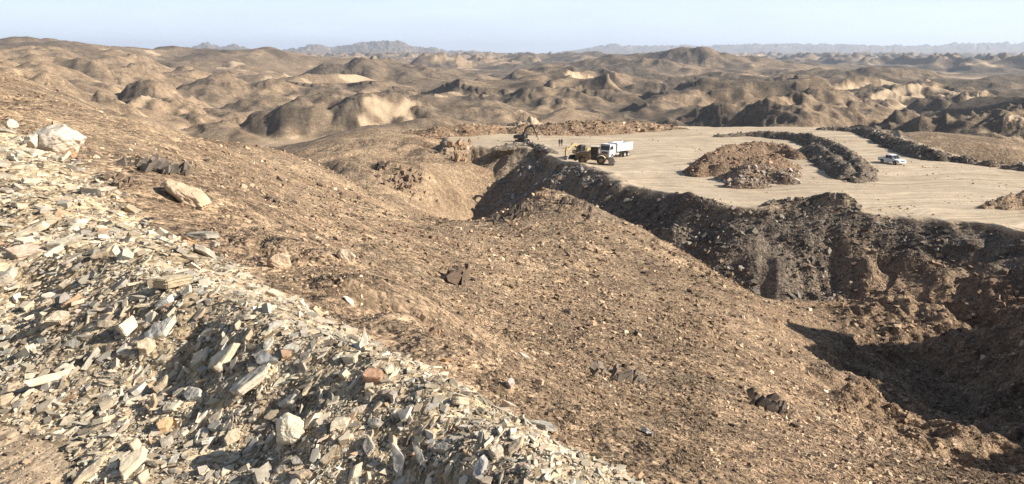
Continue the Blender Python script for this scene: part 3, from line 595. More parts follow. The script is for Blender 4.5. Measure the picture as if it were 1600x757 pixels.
# ------------------------------------------------------------------ single rocks one can point at
_meshes = {}
def rock_mesh(kind, i):
    if (kind, i) not in _meshes:
        bm = round_rock(i + 3) if kind == 'round' else hull(1000 + 37 * i + list(SHAPES).index(kind) * 7, SHAPES[kind], 6, 1)
        me = bpy.data.meshes.new(kind); bm.to_mesh(me); bm.free(); me.materials.append(M_STONE); _meshes[kind, i] = me
    return _meshes[kind, i]
def place_rock(name, cat, label, px, py, wpx, kind='slab', ang=0., col=CREAM, group=None, tilt=0., lift=.18, squash=(1, 1, 1), pos=None, up=0., var=None, size=None):
    p = hit(px, py) if pos is None else pos
    dist = float(np.linalg.norm(p)); size = size or wpx * dist / F
    o = bpy.data.objects.new(name, rock_mesh(kind, random.randrange(7) if var is None else var)); C.objects.link(o)
    nrm = normal(p[0], p[1], max(.05, size * .35)); nrm = (nrm + Vector((random.gauss(0, .22), random.gauss(0, .22), 0)) * (0 if up else 1)).normalized()
    k = 1.3
    yaw = math.atan2(math.sin(R(ang)) * k, math.cos(R(ang)))
    d = Vector((math.cos(yaw), math.sin(yaw), 0)); t1 = (d - nrm * d.dot(nrm)).normalized(); t2 = nrm.cross(t1)
    M = Matrix((t1, t2, nrm)).transposed()
    q = M.to_quaternion() @ Quaternion((1, 0, 0), R(tilt)) @ Quaternion((0, 1, 0), -R(up))
    o.rotation_mode = 'QUATERNION'; o.rotation_quaternion = q
    SH3 = SHAPES.get(kind, (1, 1, .9)); hs = SH3[2] * squash[2] * size if not up else SH3[0] * size * math.sin(R(up)) * .8
    o.location = Vector(p) + nrm * (hs * lift); o.scale = (size * squash[0], size * squash[1], size * squash[2])
    o.color = (*col, 1); o['label'] = label; o['category'] = cat
    if group: o['group'] = group
    return o
CR2, OR2 = (.60, .53, .42), (.50, .32, .18)
place_rock('boulder', 'boulder', 'large cream boulder at the top left end of the rubble crest', 97, 236, 72, 'round', 0, (.60, .52, .41), squash=(1, .8, .62), lift=.38, var=2)
place_rock('rock', 'rock', 'small orange rock against the foot of the large cream boulder', 112, 246, 30, 'chunk', 0, OR2, lift=.3)
place_rock('rock', 'rock', 'small pale rock standing highest on the far left of the crest', 17, 205, 17, 'round', 0, CR2, lift=.5)
place_rock('rock', 'rock', 'pale rock on the crest just left of the large cream boulder', 48, 230, 22, 'round', 0, CR2, lift=.4)
place_rock('boulder', 'boulder', 'long flat tan boulder lying alone on the brown slope', 290, 312, 86, 'round', -20, (.52, .40, .27), squash=(1, .6, .36), lift=.25, var=1)
place_rock('rock', 'rock', 'flat grey slab with orange rock in front on the crest edge', 316, 371, 56, 'slab', -6, GREY, squash=(1, 1, .9), lift=.4)
place_rock('rock', 'rock', 'small orange rock in front of a flat grey slab', 294, 382, 34, 'slab', -5, OR2, squash=(1, 1, 1.5), lift=.4)
place_rock('rock', 'rock', 'small white rock right of the orange one on the crest', 335, 384, 20, 'chunk', 0, CR2, lift=.3)
place_rock('rock', 'rock', 'round tan rock alone on the slope behind the crest', 436, 418, 38, 'round', 0, (.50, .38, .26), squash=(1, .8, .8), lift=.35)
place_rock('rock', 'rock', 'white and orange rock out on the brown slope', 538, 406, 34, 'round', -10, (.58, .46, .33), squash=(1, .7, .7), lift=.3)
place_rock('standing_slab', 'rock', 'pointed pale shard standing upright on the crest', 566, 546, 52, 'splinter', 100, (.58, .51, .39), up=62, lift=.32, squash=(1, 1.1, 1.0), var=3)
place_rock('rock', 'rock', 'flat white shard on the brown slope above the upright shard', 547, 472, 28, 'flake', 0, WHITE)
place_rock('rock', 'rock', 'rounded cream rock casting a shadow low on the rubble', 462, 682, 48, 'round', 20, (.60, .53, .40), squash=(1, .9, .95), lift=.4, var=4)
place_rock('slab', 'rock', 'long narrow cream slab lying diagonally at lower left', 86, 596, 84, 'splinter', 48, (.60, .52, .38), squash=(1, .85, 1), lift=.5)
place_rock('slab', 'rock', 'long striated grey tan slab leaning left of centre', 100, 386, 74, 'splinter', 38, (.45, .40, .31), squash=(1, 1.3, 1.2), lift=.5)
place_rock('slab', 'rock', 'pinkish tan slab at the left edge with a dark gap below', 46, 398, 58, 'slab', 20, (.50, .39, .29), lift=.5)
place_rock('slab', 'rock', 'wide pale slab on the crest below the large boulder', 142, 305, 66, 'slab', -25, (.50, .44, .34), lift=.4)
place_rock('block', 'rock', 'big tan faceted block below the crest with a shaded left face', 270, 447, 54, 'chunk', 10, (.50, .41, .28), squash=(1, .8, .75), lift=.5)
place_rock('block', 'rock', 'white block just below the big tan faceted block', 262, 478, 42, 'chunk', 0, (.62, .59, .52), squash=(1, .9, .7), lift=.5)
place_rock('slab', 'rock', 'bright white slab tilted out of the rubble with an orange underside', 252, 522, 58, 'slab', 25, (.66, .61, .50), squash=(1, 1, 1.3), lift=.6)
place_rock('slab', 'rock', 'broad striated slab, largest flat one in the middle rubble', 394, 600, 92, 'slab', 38, (.52, .46, .36), squash=(1, 1, .8), lift=.5)
place_rock('slab', 'rock', 'flat plain grey rock behind the broad striated slab', 414, 563, 58, 'slab', -12, (.36, .345, .31), lift=.45)
place_rock('slab', 'rock', 'cream slab left of the flat plain grey rock', 350, 565, 74, 'slab', 30, (.57, .49, .36), lift=.45)
place_rock('rock', 'rock', 'orange tan rock beside a brown upright stone', 258, 670, 34, 'chunk', 70, (.54, .37, .21), squash=(1, .9, .9), lift=.5)
place_rock('rock', 'rock', 'brown upright stone left of the orange tan rock', 243, 640, 48, 'splinter', 85, (.40, .29, .19), up=25, lift=.4)
place_rock('slab', 'rock', 'striated cream slab at the bottom edge lower left', 204, 732, 62, 'slab', 62, (.55, .47, .34), lift=.5, up=18)
place_rock('slab', 'rock', 'tall grey striated slab at the bottom edge', 628, 726, 66, 'splinter', 88, (.44, .40, .33), up=30, lift=.4, squash=(1, 1.4, 1.2))
place_rock('slab', 'rock', 'narrow cream slab right of the tall grey striated slab', 662, 718, 50, 'splinter', 100, (.54, .47, .36), up=25, lift=.4)
place_rock('slab', 'rock', 'blue grey slab at the bottom edge below the crest', 752, 738, 50, 'slab', 60, (.40, .39, .36), lift=.5, up=20)
place_rock('block', 'rock', 'reddish brown block beside the dark shadow under the crest', 584, 592, 46, 'chunk', 0, (.45, .28, .18), squash=(1, .8, .8), lift=.5)
place_rock('rock', 'rock', 'pinkish white stone standing in the group at the crest foot', 797, 604, 30, 'chunk', 85, (.52, .42, .36), up=20, lift=.4)
place_rock('rock', 'rock', 'tan cube shaped stone just outside the group at the crest foot', 843, 602, 24, 'chunk', 0, (.52, .38, .25), lift=.5)
place_rock('rock', 'rock', 'cream block below the pinkish white standing stone', 792, 642, 34, 'chunk', -15, (.60, .50, .38), lift=.5)
place_rock('slab', 'rock', 'flat grey slab on the lower right end of the crest', 846, 668, 54, 'slab', -22, (.43, .40, .33), lift=.4)
place_rock('slab', 'rock', 'long tan plank of stone near the lower right crest end', 935, 716, 64, 'splinter', -28, (.52, .42, .29), lift=.4)
place_rock('rock', 'rock', 'white brick shaped stone on the gravel slope at lower right', 1009, 678, 28, 'slab', -30, (.68, .65, .57), squash=(1, .8, 1.6), lift=.5)
place_rock('rock', 'rock', 'flat pale shard on the slope, middle of the picture', 852, 553, 36, 'flake', -5, (.58, .5, .38))
place_rock('rock', 'rock', 'grey pale stone left of the flat pale shard on the slope', 820, 558, 26, 'slab', 5, (.40, .35, .28))
place_rock('rock', 'rock', 'small orange stone between crest and gravel slope', 696, 565, 18, 'chunk', 0, OR2)
place_rock('rock', 'rock', 'slender tan stone leaning below the dark outcrop', 774, 458, 26, 'splinter', -50, (.42, .33, .22))
for lb, px, py, wp in (('dark brown stone high on the right side of the spur', 1008, 428, 20), ('dark stone at the foot of the upper spur stone', 1022, 446, 12), ('dark lone rock in the middle of the gravel slope', 996, 524, 24),
                       ('dark rock below the knoll, left of centre slope', 886, 490, 26), ('dark rock on the right flank of the knoll', 914, 338, 16), ('twin dark rock beside the knoll right flank', 906, 350, 12), ('black stone at the far right of the gravel slope', 1072, 638, 18), ('dark rock low on the gravel slope at right', 1190, 630, 26), ('dark flat rock on the slope at lower right', 1240, 668, 24), ('dark splintered rock beside the right ravine edge', 1330, 590, 14)):
    place_rock('rock', 'rock', lb, px, py, wp, 'chunk', 10, (.10, .085, .07), squash=(1, .8, .7), lift=.3)

# jagged outcrops: each one mesh of upturned plates
def outcrop(label, px, py, wpx, hpx, col, n, ang, seed, spread=.7, smax=.5):
    r = random.Random(seed); c = hit(px, py); dist = float(np.linalg.norm(c)); W = wpx * dist / F; Hh = hpx * dist / F * .55
    Vs, Fs = [], []; off = 0
    for i in range(n):
        v, f = LIB[r.choice(['slab', 'splinter', 'chunk'])][r.randrange(6)]
        s = r.uniform(.35, 1) * min(Hh * 1.5, W * smax)
        u = r.gauss(0, .35) * W * spread; w_ = r.gauss(0, .3) * W * 1.2
        x, y = c[0] + u, c[1] + w_
        M = (Matrix.Rotation(ang + r.gauss(0, .25), 4, 'Z') @ Matrix.Rotation(-R(r.uniform(35, 70)), 4, 'Y') @ Matrix.Rotation(r.uniform(0, 6.3), 4, 'X')).to_3x3()
        q = (v * s * np.array([1, r.uniform(.6, 1.3), r.uniform(.8, 1.5)])) @ np.array(M).T + np.array([x, y, float(HZ(x, y)[0]) + s * r.uniform(.05, .42)])
        Vs.append(q); Fs.append(f + off); off += len(v)
    g = 26; uu, vv = np.meshgrid(np.linspace(-1, 1, g), np.linspace(-1, 1, g), indexing='ij')
    ex, ey = W * 1.05 * spread + Hh * .5, W * 1.35 + Hh * .5
    bx, by = c[0] + uu * ex, c[1] + vv * ey; rho = np.hypot(uu, vv)
    bz = HZ(bx.ravel(), by.ravel()).reshape(g, g) + Hh * (.10 * (1 - rho ** 2) + .22 * gn(bx / (Hh * .9), by / (Hh * .9), 500) + .12 * gn(bx / (Hh * .4), by / (Hh * .4), 501)) - Hh * .10
    i0, j0 = np.meshgrid(np.arange(g - 1), np.arange(g - 1), indexing='ij'); a0 = (i0 * g + j0)[(rho[:-1, :-1] < 1.02)]
    Vs.append(np.stack([bx, by, bz], -1).reshape(-1, 3)); Fs.append(np.concatenate([np.stack([a0, a0 + g, a0 + g + 1], -1), np.stack([a0, a0 + g + 1, a0 + 1], -1)]) + off)
    V = np.concatenate(Vs); base = np.array([c[0], c[1], c[2]])
    FF = np.concatenate(Fs); me = mesh_from('rock_outcrop', V - base, FF, M_STONE, False); me.materials.append(M_LAND)
    mi = np.zeros(len(FF), np.int32); mi[-len(Fs[-1]):] = 1; me.polygons.foreach_set('material_index', mi)
    o = link('rock_outcrop', me, None, label=label, category='outcrop', kind='thing'); o.location = base; o.color = (*col, 1)
    return o
outcrop('jagged dark brown outcrop of upturned plates on the middle slope', 718, 440, 44, 95, (.17, .125, .09), 30, R(75), 1, .5, 1.0)
outcrop('dark grey cracked bedrock hump behind the crest at left', 255, 268, 78, 34, (.17, .145, .12), 34, R(10), 2)
outcrop('low dark outcrop alone on the left hillside', 428, 316, 36, 14, (.12, .10, .085), 14, R(20), 3)
outcrop('low broken grey outcrop on the gravel slope right of centre', 975, 590, 95, 30, (.20, .165, .13), 46, R(30), 4)
outcrop('brown broken outcrop on the slope just above the crest', 672, 512, 40, 30, (.30, .21, .14), 16, R(50), 5)
outcrop('dark shattered outcrop low on the slope at right', 1205, 640, 85, 30, (.14, .115, .095), 34, R(20), 6)
outcrop('orange brown broken rock at the top of the knoll', 848, 305, 26, 13, (.27, .185, .12), 22, R(40), 7)
outcrop('dark jagged rocks scattered over the right shoulder of the knoll', 892, 318, 60, 22, (.11, .09, .075), 26, R(60), 14)
outcrop('dark rocks along the left flank of the knoll', 800, 338, 60, 22, (.13, .105, .085), 26, R(40), 8)
outcrop('low tan ledge near the right edge of the spur', 1215, 545, 60, 14, (.42, .30, .19), 18, R(0), 9)
outcrop('dark brown scar outcrop behind the left rubble crest', 195, 288, 60, 20, (.20, .15, .11), 24, R(10), 10)

outcrop('near-black rocks put in for the shaded pit on the brown slope left of the pale rock dump', 592, 262, 26, 22, (.075, .06, .05), 22, R(80), 11)  # near-black rock colour stands in for the shade inside a pit
outcrop('orange brown bedrock bluff at the left end of the quarry floor', 718, 246, 46, 20, (.34, .235, .15), 60, R(70), 12)
outcrop('dark broken bluff left of the pale rock dump', 640, 282, 60, 18, (.25, .18, .125), 60, R(60), 13)
# hand sized pieces of the rubble bank, every one its own object, in classes by stone and place
CLS = {'cream': (CREAM, .38), 'grey': (GREY, .30), 'tan': (TAN, .2), 'rusty': (RUSTY, .04), 'white': (WHITE, .08)}
cnt = 0; placed = [(97, 236, 80), (394, 600, 80), (86, 596, 60), (252, 522, 50)]
cr_px = np.array([(c[0], c[1]) for c in CREST], float)
cand = []
while len(cand) < 4000:
    cand.append((rng.uniform(-5, 1010), rng.uniform(200, 760)))
cand = np.array(cand); hp = hits(cand[:, 0], cand[:, 1], 1.6, 40)
mrub = MR(hp[:, 0], hp[:, 1])
for (px, py), q, mr in zip(cand, hp, mrub):
    if cnt >= 225: break
    if mr < .75: continue
    wpx = 22 * (1 - rng.uniform()) ** -.5
    if wpx > 72: continue
    if any((px - a) ** 2 + (py - b) ** 2 < (c * .45 + wpx * .4) ** 2 for a, b, c in placed): continue
    placed.append((px, py, wpx)); cnt += 1
    nm = rng.choice(list(CLS), p=[v[1] for v in CLS.values()]); kd = rng.choice(['slab', 'splinter', 'chunk'], p=[.54, .38, .08])
    cy = np.interp(px, cr_px[:, 0], cr_px[:, 1]); dcr = py - cy
    zone = 'along the rubble crest' if dcr < 55 else ('at the bottom of the rubble bank' if py > 640 else ('in the left part of the rubble bank' if px < 230 else 'in the middle of the rubble bank'))
    sz = 'large' if wpx > 34 else ('medium' if wpx > 23 else 'small')
    word = {'slab': 'flat slab', 'splinter': 'long splinter', 'chunk': 'blocky piece'}[kd]
    c = np.clip(np.array(CLS[nm][0]) * (1 + rng.normal(0, .1)), .05, .75)
    place_rock('rubble_stone', 'rubble stone', f'{sz} {nm} {word} of stone lying {zone}', px, py, wpx, kd, float(rng.normal(40, 32)), tuple(c), 'larger stones of the rubble bank',
               tilt=float(rng.normal(0, 20)), lift=.40, pos=q, size=wpx * np.linalg.norm(q) / F, squash=(1, rng.uniform(.8, 1.2), rng.uniform(.8, 1.5)))

# ------------------------------------------------------------------ spoil heaps and windrows tipped on the pad
def heap(name, label, cat, crests, tonev, dump=1., slope=.72, rocks=300, rsize=.3, rcols=None, rw=None, group=None, res=.4, z0=None, pal=None):
    zb = PADZ if z0 is None else z0
    lines = [np.array([[*PZ(a, b, zb + h)[:2], h] for a, b, h in cr]) for cr in crests]
    al = np.concatenate(lines); m = al[:, 2].max() / slope + 1.5
    x0, x1, y0, y1 = al[:, 0].min() - m, al[:, 0].max() + m, al[:, 1].min() - m, al[:, 1].max() + m
    nx, ny = int((x1 - x0) / res) + 1, int((y1 - y0) / res) + 1
    gx, gy = np.meshgrid(np.linspace(x0, x1, nx), np.linspace(y0, y1, ny), indexing='ij')
    def height(gx, gy):
        h = np.full(gx.shape, -3.)
        wx = gx + .5 * gn(gx / 3, gy / 3, 400) + .25 * gn(gx / 1.2, gy / 1.2, 401); wy = gy + .5 * gn(gx / 3 + 9, gy / 3, 402)
        for ln in lines:
            for i in range(max(1, len(ln) - 1)):
                a = ln[i]; b = ln[min(i + 1, len(ln) - 1)]; e = b[:2] - a[:2]; l2 = e @ e + 1e-9
                t = np.clip(((wx - a[0]) * e[0] + (wy - a[1]) * e[1]) / l2, 0, 1)
                d = np.hypot(wx - a[0] - t * e[0], wy - a[1] - t * e[1]); hc = a[2] * (1 - t) + b[2] * t
                hc = hc * (1 + .25 * gn(gx / 5, gy / 5, 403))
                h = smax(h, hc + .12 - slope * np.sqrt(d * d + .12), .12)
        h = h + .45 * (np.abs(gn(gx / 1.6, gy / 1.6, 404)) - .22) * np.clip(h, 0, 1) + .16 * gn(gx / .7, gy / .7, 405) * np.clip(h, 0, 1)
        return h
    h = height(gx, gy); keep = h > -.35
    ctr = np.array([al[:, 0].mean(), al[:, 1].mean(), zb])
    V = np.stack([gx, gy, zb + h], -1).reshape(-1, 3) - ctr
    i, j = np.meshgrid(np.arange(nx - 1), np.arange(ny - 1), indexing='ij')
    fq = np.stack([i * ny + j, (i + 1) * ny + j, (i + 1) * ny + j + 1, i * ny + j + 1], -1).reshape(-1, 4)
    fq = fq[keep.ravel()[fq].all(1)]
    used, inv = np.unique(fq, return_inverse=True); k = len(used)
    cov = np.zeros((k, 3)); cov[:, 2] = dump; tn = np.tile(np.array(tonev, float), (k, 1))
    var = sstep(.1, .5, gn(V[used][:, 0] / 4, V[used][:, 1] / 4, 410))[:, None]; cov *= 1 - .6 * var * (np.array(tonev).max() > .2)
    me = mesh_from(name, V[used], inv.reshape(fq.shape), M_LAND, True, {'cover': cov, 'tone': tn})
    o = link(name, me, None, label=label, category=cat, kind='thing'); o.location = ctr
    if group: o['group'] = group
    if rocks:
        px_ = rng.uniform(x0, x1, rocks * 12); py_ = rng.uniform(y0, y1, rocks * 12); hh = height(px_, py_); ok = np.where(hh > -.05)[0][:rocks]
        p = np.stack([px_[ok], py_[ok], hh[ok] + zb], -1) - ctr; n = len(p)
        e = .3; nr3 = np.stack([-(height(px_[ok] + e, py_[ok]) - height(px_[ok] - e, py_[ok])) / .6, -(height(px_[ok], py_[ok] + e) - height(px_[ok], py_[ok] - e)) / .6, np.ones(n)], -1); nr3 /= np.linalg.norm(nr3, axis=1, keepdims=True)
        s = scatter('loose_rocks', p, np.minimum(rsize * .8 * (1 - rng.uniform(0, 1, n)) ** -.42, rsize * 4.5), rng.choice(4, n, p=[.3, .1, .5, .1]), palette(n, *(pal or ([(.2, .175, .15), (.30, .26, .21), (.12, .105, .09), (.44, .38, .30)], [.4, .3, .2, .1])), .18), nr3, .4, .12, parent=o)
    return o
RED = ([(.31, .185, .12), (.24, .16, .11), (.37, .25, .165), (.14, .11, .085), (.46, .38, .29)], [.4, .25, .15, .1, .1])
WHT = ([(.50, .45, .39), (.40, .33, .27), (.28, .2, .15)], [.5, .3, .2])
heap('spoil_heap', 'broad reddish brown spoil heap in the middle of the quarry floor', 'spoil heap', [[(1110, 238, 2.2), (1150, 226, 2.6), (1190, 221, 2.6), (1225, 224, 2.2), (1244, 238, 1.2)], [(1112, 243, 3.0), (1160, 235, 3.4), (1210, 237, 3.0)], [(1130, 252, 2.4), (1180, 246, 2.7), (1225, 250, 1.8)],
      [(1092, 260, 1.6), (1115, 246, 2.4)], [(1150, 258, 1.8), (1195, 255, 2.0)]], (0, .35, .95), .25, rocks=2200, rsize=.24, pal=RED)
heap('spoil_heap', 'smaller heap with pale boulders at the near end of the reddish one', 'spoil heap', [[(1140, 268, 1.4), (1160, 256, 2.8), (1192, 260, 2.3), (1228, 272, 1.5)], [(1200, 268, 1.6), (1238, 264, 1.1)], [(1150, 280, 1.2), (1190, 280, 1.2)]], (0, 0.2, .4), .5, rocks=1100, rsize=.30, pal=([(.50, .45, .39), (.36, .30, .24), (.28, .2, .15), (.30, .2, .135)], [.25, .25, .3, .2]))
heap('rock_windrow', 'long curving dark rock windrow behind the reddish heap', 'windrow', [[(1122, 210, .7), (1160, 206, 1.1), (1200, 204, 1.6), (1255, 208, 1.9), (1290, 216, 2.2), (1320, 230, 2.5), (1342, 250, 2.3), (1350, 266, 1.6), (1340, 278, .7)],
      [(1270, 222, 1.8), (1305, 242, 2.2), (1325, 262, 1.8)]], (0, .2, .1), 1., rocks=1700, rsize=.26)
heap('rock_windrow', 'dark rock windrow along the far right edge of the quarry floor', 'windrow', [[(1280, 200, .7), (1310, 198, 1.1), (1345, 200, 1.5), (1378, 207, 1.9), (1398, 213, 2.2), (1420, 221, 2.2), (1445, 229, 2.1), (1470, 237, 1.7), (1484, 243, .8)]], (0, .2, .1), 1., rocks=1000, rsize=.32)
heap('rock_pile', 'small dark rock pile just right of the far windrow end', 'rock pile', [[(1492, 244, .9), (1505, 242, 1.4), (1522, 248, .9)]], (0, .3, .1), .8, rocks=120, rsize=.3)
heap('rock_pile', 'low brown rock pile, second right of the far windrow', 'rock pile', [[(1538, 251, .8), (1552, 252, .9), (1566, 255, .5)]], (0, .1, .4), .4, rocks=90, rsize=.28)
heap('rock_pile', 'grey rock pile at the right picture edge behind the floor', 'rock pile', [[(1578, 257, .7), (1600, 256, 1.0), (1640, 262, 1)]], (0, .2, .1), .9, rocks=140, rsize=.3)
heap('spoil_heap', 'pale sandy heap at the right picture edge on the quarry floor', 'spoil heap', [[(1542, 318, .6), (1572, 306, 1.6), (1608, 299, 2.2), (1660, 300, 2.2), (1700, 310, 1.5)]], (.35, 0, .3), .15, rocks=420, rsize=.2, pal=([(.30, .22, .15), (.2, .15, .11), (.42, .32, .22)], [.4, .4, .2]))
heap('rubble_bank', 'low red brown rubble bank along the far side of the quarry floor', 'bank', [[(770, 204, .5), (810, 197, 1.9), (860, 193, 2.6), (920, 191, 2.8), (980, 191, 2.4), (1040, 195, 1.5), (1070, 201, .5)], [(830, 204, 1.3), (900, 200, 1.5), (960, 201, 1.0)]], (.15, .25, .45), .1, slope=.45, rocks=1700, rsize=.34, pal=RED)
heap('rubble_bank', 'tan ridge of broken rock left of the far red brown bank', 'bank', [[(640, 205, .6), (680, 199, 2.0), (730, 196, 2.4), (780, 196, 2.0), (806, 202, .6)]], (.2, .0, .5), .0, slope=.45, rocks=600, rsize=.3, pal=RED)
heap('rock_pile', 'light grey rock pile under the dark excavator', 'rock pile', [[(776, 228, .6), (800, 224, 1.0), (828, 223, .9), (850, 228, .9), (866, 236, .4)]], (0, 0, .1), 1., slope=.6, rocks=420, rsize=.26, pal=([(.34, .31, .27), (.45, .41, .35), (.22, .19, .16)], [.4, .3, .3]))

# ------------------------------------------------------------------ machines
def paint(name, col, rough=.45, spec=.5, metal=0., dust=.35):
    m, t, b = newmat(name); g = N(t, 'ShaderNodeTexCoord')
    n = noise(t, g.outputs['Object'], 2.2, 8, .65)
    t.links.new(mixc(t, rmp(t, n, .42, .72, 0, dust), (*col, 1), (.42, .33, .22)), b.inputs['Base Color'])
    t.links.new(rmp(t, n, .3, .7, rough, min(1, rough + .3)), b.inputs['Roughness']); b.inputs['Specular IOR Level'].default_value = spec; b.inputs['Metallic'].default_value = metal
    return m
MW = paint('white_paint', (.78, .78, .77), dust=.15); MG = paint('dark_glass', (.012, .014, .016), .12, .5, dust=.08); MT = paint('tyre_rubber', (.03, .028, .026), .9, .2, dust=.5)
MRIM = paint('rim_grey', (.36, .35, .33), .5); MBK = paint('black_trim', (.03, .03, .03), .6); MY = paint('yellow_paint', (.40, .30, .12), .65, dust=.7); MO = paint('worn_orange_paint', (.20, .12, .05), .75, dust=.55); MDK = paint('dark_machine_paint', (.05, .042, .036), .6, dust=.12)
MST = paint('worn_steel', (.30, .27, .24), .5, metal=.3); MLT = paint('lamp_lens', (.7, .7, .66), .15, dust=.05); MCR = paint('cream_paint', (.66, .60, .46), .5)
class MB:
    def __init__(s): s.bm = bmesh.new()
    def box(s, c, d, rot=None, taper=None):
        vs = []
        for z in (-1, 1):
            k = (taper if (taper and z > 0) else (1, 1))
            for x, y in ((-1, -1), (1, -1), (1, 1), (-1, 1)):
                v = Vector((x * d[0] / 2 * k[0], y * d[1] / 2 * k[1], z * d[2] / 2))
                if rot: v.rotate(rot)
                vs.append(s.bm.verts.new(v + Vector(c)))
        for f in ((3, 2, 1, 0), (4, 5, 6, 7), (0, 1, 5, 4), (1, 2, 6, 5), (2, 3, 7, 6), (3, 0, 4, 7)): s.bm.faces.new([vs[i] for i in f])
        return s
    def prism(s, prof, y0, y1, inset=None):            # side outline (x, z) across the width
        n = len(prof); a = []; b = []
        for i, (x, z) in enumerate(prof):
            k = inset[i] if inset else 0
            a.append(s.bm.verts.new((x, y0 + k, z))); b.append(s.bm.verts.new((x, y1 - k, z)))
        s.bm.faces.new(a); s.bm.faces.new(b[::-1])
        for i in range(n): s.bm.faces.new((a[i], b[i], b[(i + 1) % n], a[(i + 1) % n])[::-1])
        return s
    def cyl(s, c, r, w, seg=20, axis='Y', r2=None):
        m = Matrix.Translation(c) @ (Matrix.Rotation(R(90), 4, 'X') if axis == 'Y' else (Matrix.Rotation(R(90), 4, 'Y') if axis == 'X' else Matrix()))
        bmesh.ops.create_cone(s.bm, cap_ends=True, segments=seg, radius1=r, radius2=r if r2 is None else r2, depth=w, matrix=m); return s
    def bar(s, a, b, r, seg=8):
        a, b = Vector(a), Vector(b); d = b - a
        m = Matrix.Translation((a + b) / 2) @ d.to_track_quat('Z', 'Y').to_matrix().to_4x4()
        bmesh.ops.create_cone(s.bm, cap_ends=True, segments=seg, radius1=r, radius2=r, depth=d.length, matrix=m); return s
    def beam(s, pts, wd, y0, y1):                       # tapered plate girder along a polyline in the x-z plane
        up = []; dn = []
        for i, (x, z) in enumerate(pts):
            a = Vector(pts[max(0, i - 1)]); b = Vector(pts[min(len(pts) - 1, i + 1)]); d = (b - a).normalized(); k = wd[i] / 2
            up.append((x - d.y * k, z + d.x * k)); dn.append((x + d.y * k, z - d.x * k))
        return s.prism(up + dn[::-1], y0, y1)
    def build(s, name, mat, parent=None, bevel=.02):
        bmesh.ops.recalc_face_normals(s.bm, faces=s.bm.faces)
        if bevel: bmesh.ops.bevel(s.bm, geom=[e for e in s.bm.edges if len(e.link_faces) == 2 and e.calc_face_angle(0) > .6], offset=bevel, segments=2, affect='EDGES', clamp_overlap=True)
        me = bpy.data.meshes.new(name); s.bm.to_mesh(me); s.bm.free(); me.materials.append(mat)
        return link(name, me, parent)
def thing(name, label, cat, loc, heading, group=None):
    o = bpy.data.objects.new(name, None); C.objects.link(o); o.location = loc; o.rotation_euler = (0, 0, math.atan2(heading[1], heading[0])); o['label'] = label; o['category'] = cat
    o.empty_display_size = .5
    if group: o['group'] = group
    return o
def wheel(root, x, y, r, wd, rim=.56, mrim=None):
    t = MB().cyl((0, 0, 0), r, wd, 28).build('wheel', MT, root, r * .09); t.location = (x, y, r)
    k = MB().cyl((0, 0, 0), r * rim, wd * 1.03, 20); 
    for i in range(6): k.cyl((r * .36 * math.cos(i * 1.047), 0, r * .36 * math.sin(i * 1.047)), r * .06, wd * 1.08, 8)
    k.cyl((0, 0, 0), r * .17, wd * 1.1, 12).build('rim', mrim or MRIM, t, .01)
    return t
def gnd(px, py):
    p = hit(px, py, 60, 300); return (p[0], p[1], p[2] - .03)

# white double cab pickup
t = thing('pickup_truck', 'white double cab pickup driving on the quarry floor at right', 'pickup', gnd(1393, 256), (.38, -.92))
prof = [(-2.6, .45), (-2.65, .62), (-2.62, 1.1), (-1.15, 1.1), (-1.1, 1.08), (1.0, 1.06), (2.25, 1.0), (2.55, .86), (2.62, .55), (2.5, .38), (1.95, .36), (1.85, .72), (1.62, .88), (1.38, .88), (1.12, .72), (1.02, .36), (-1.12, .36), (-1.22, .72), (-1.46, .88), (-1.72, .88), (-1.98, .72), (-2.08, .42)]
MB().prism(prof, -.92, .92).build('body', MW, t, .05)
MB().prism([(-1.12, 1.08), (-.92, 1.72), (-.6, 1.79), (.35, 1.79), (.55, 1.72), (1.25, 1.07)], -.86, .86, [.0, .12, .16, .16, .12, 0]).build('cab', MW, t, .04)
MB().prism([(.585, 1.70), (1.21, 1.12), (1.235, 1.13), (.61, 1.72)], -.72, .72).build('windscreen', MG, t, 0)
MB().box((-1.03, 0, 1.4), (.03, 1.3, .42), Quaternion((0, 1, 0), R(17))).build('rear_window', MG, t, 0)
for sgn in (-1, 1):
    rt = Quaternion((1, 0, 0), R(11) * sgn)
    for x0, x1 in ((-.85, -.12), (-.05, .78)):
        k = MB().prism([(x0, 1.14), (x1, 1.14), (min(x1, .5), 1.64), (max(x0, -.78), 1.64)], -.012, .012).build('window', MG, t, 0); k.location = (0, sgn * .865 - sgn * .005, 0)
        k.rotation_euler = (0, 0, 0)
        for v in k.data.vertices: v.co.y -= sgn * (v.co.z - 1.1) * .155 - sgn * .012
    MB().box((2.52, sgn * .68, .84), (.2, .36, .17)).build('headlight', MLT, t, .03)
    MB().box((-2.64, sgn * .8, .9), (.05, .16, .34)).build('tail_light', paint('red_lens', (.4, .02, .02), .2), t, .01)
    MB().box((.85, sgn * 1.03, 1.17), (.14, .2, .17)).build('mirror', MBK, t, .03)
    for x in (1.5, -1.58): wheel(t, x, sgn * .80, .37, .25)
    for x in (-.5, .35): MB().box((x, sgn * .93, .96), (.16, .03, .035)).build('door_handle', MBK, t, .005)
MB().box((2.58, 0, .80), (.1, .92, .24)).build('grille', MBK, t, .02); MB().box((2.6, 0, .5), (.18, 1.76, .2)).build('bumper', MW, t, .04)
MB().box((-1.85, 0, 1.09), (1.38, 1.5, .05)).build('load_bed', MBK, t, 0)

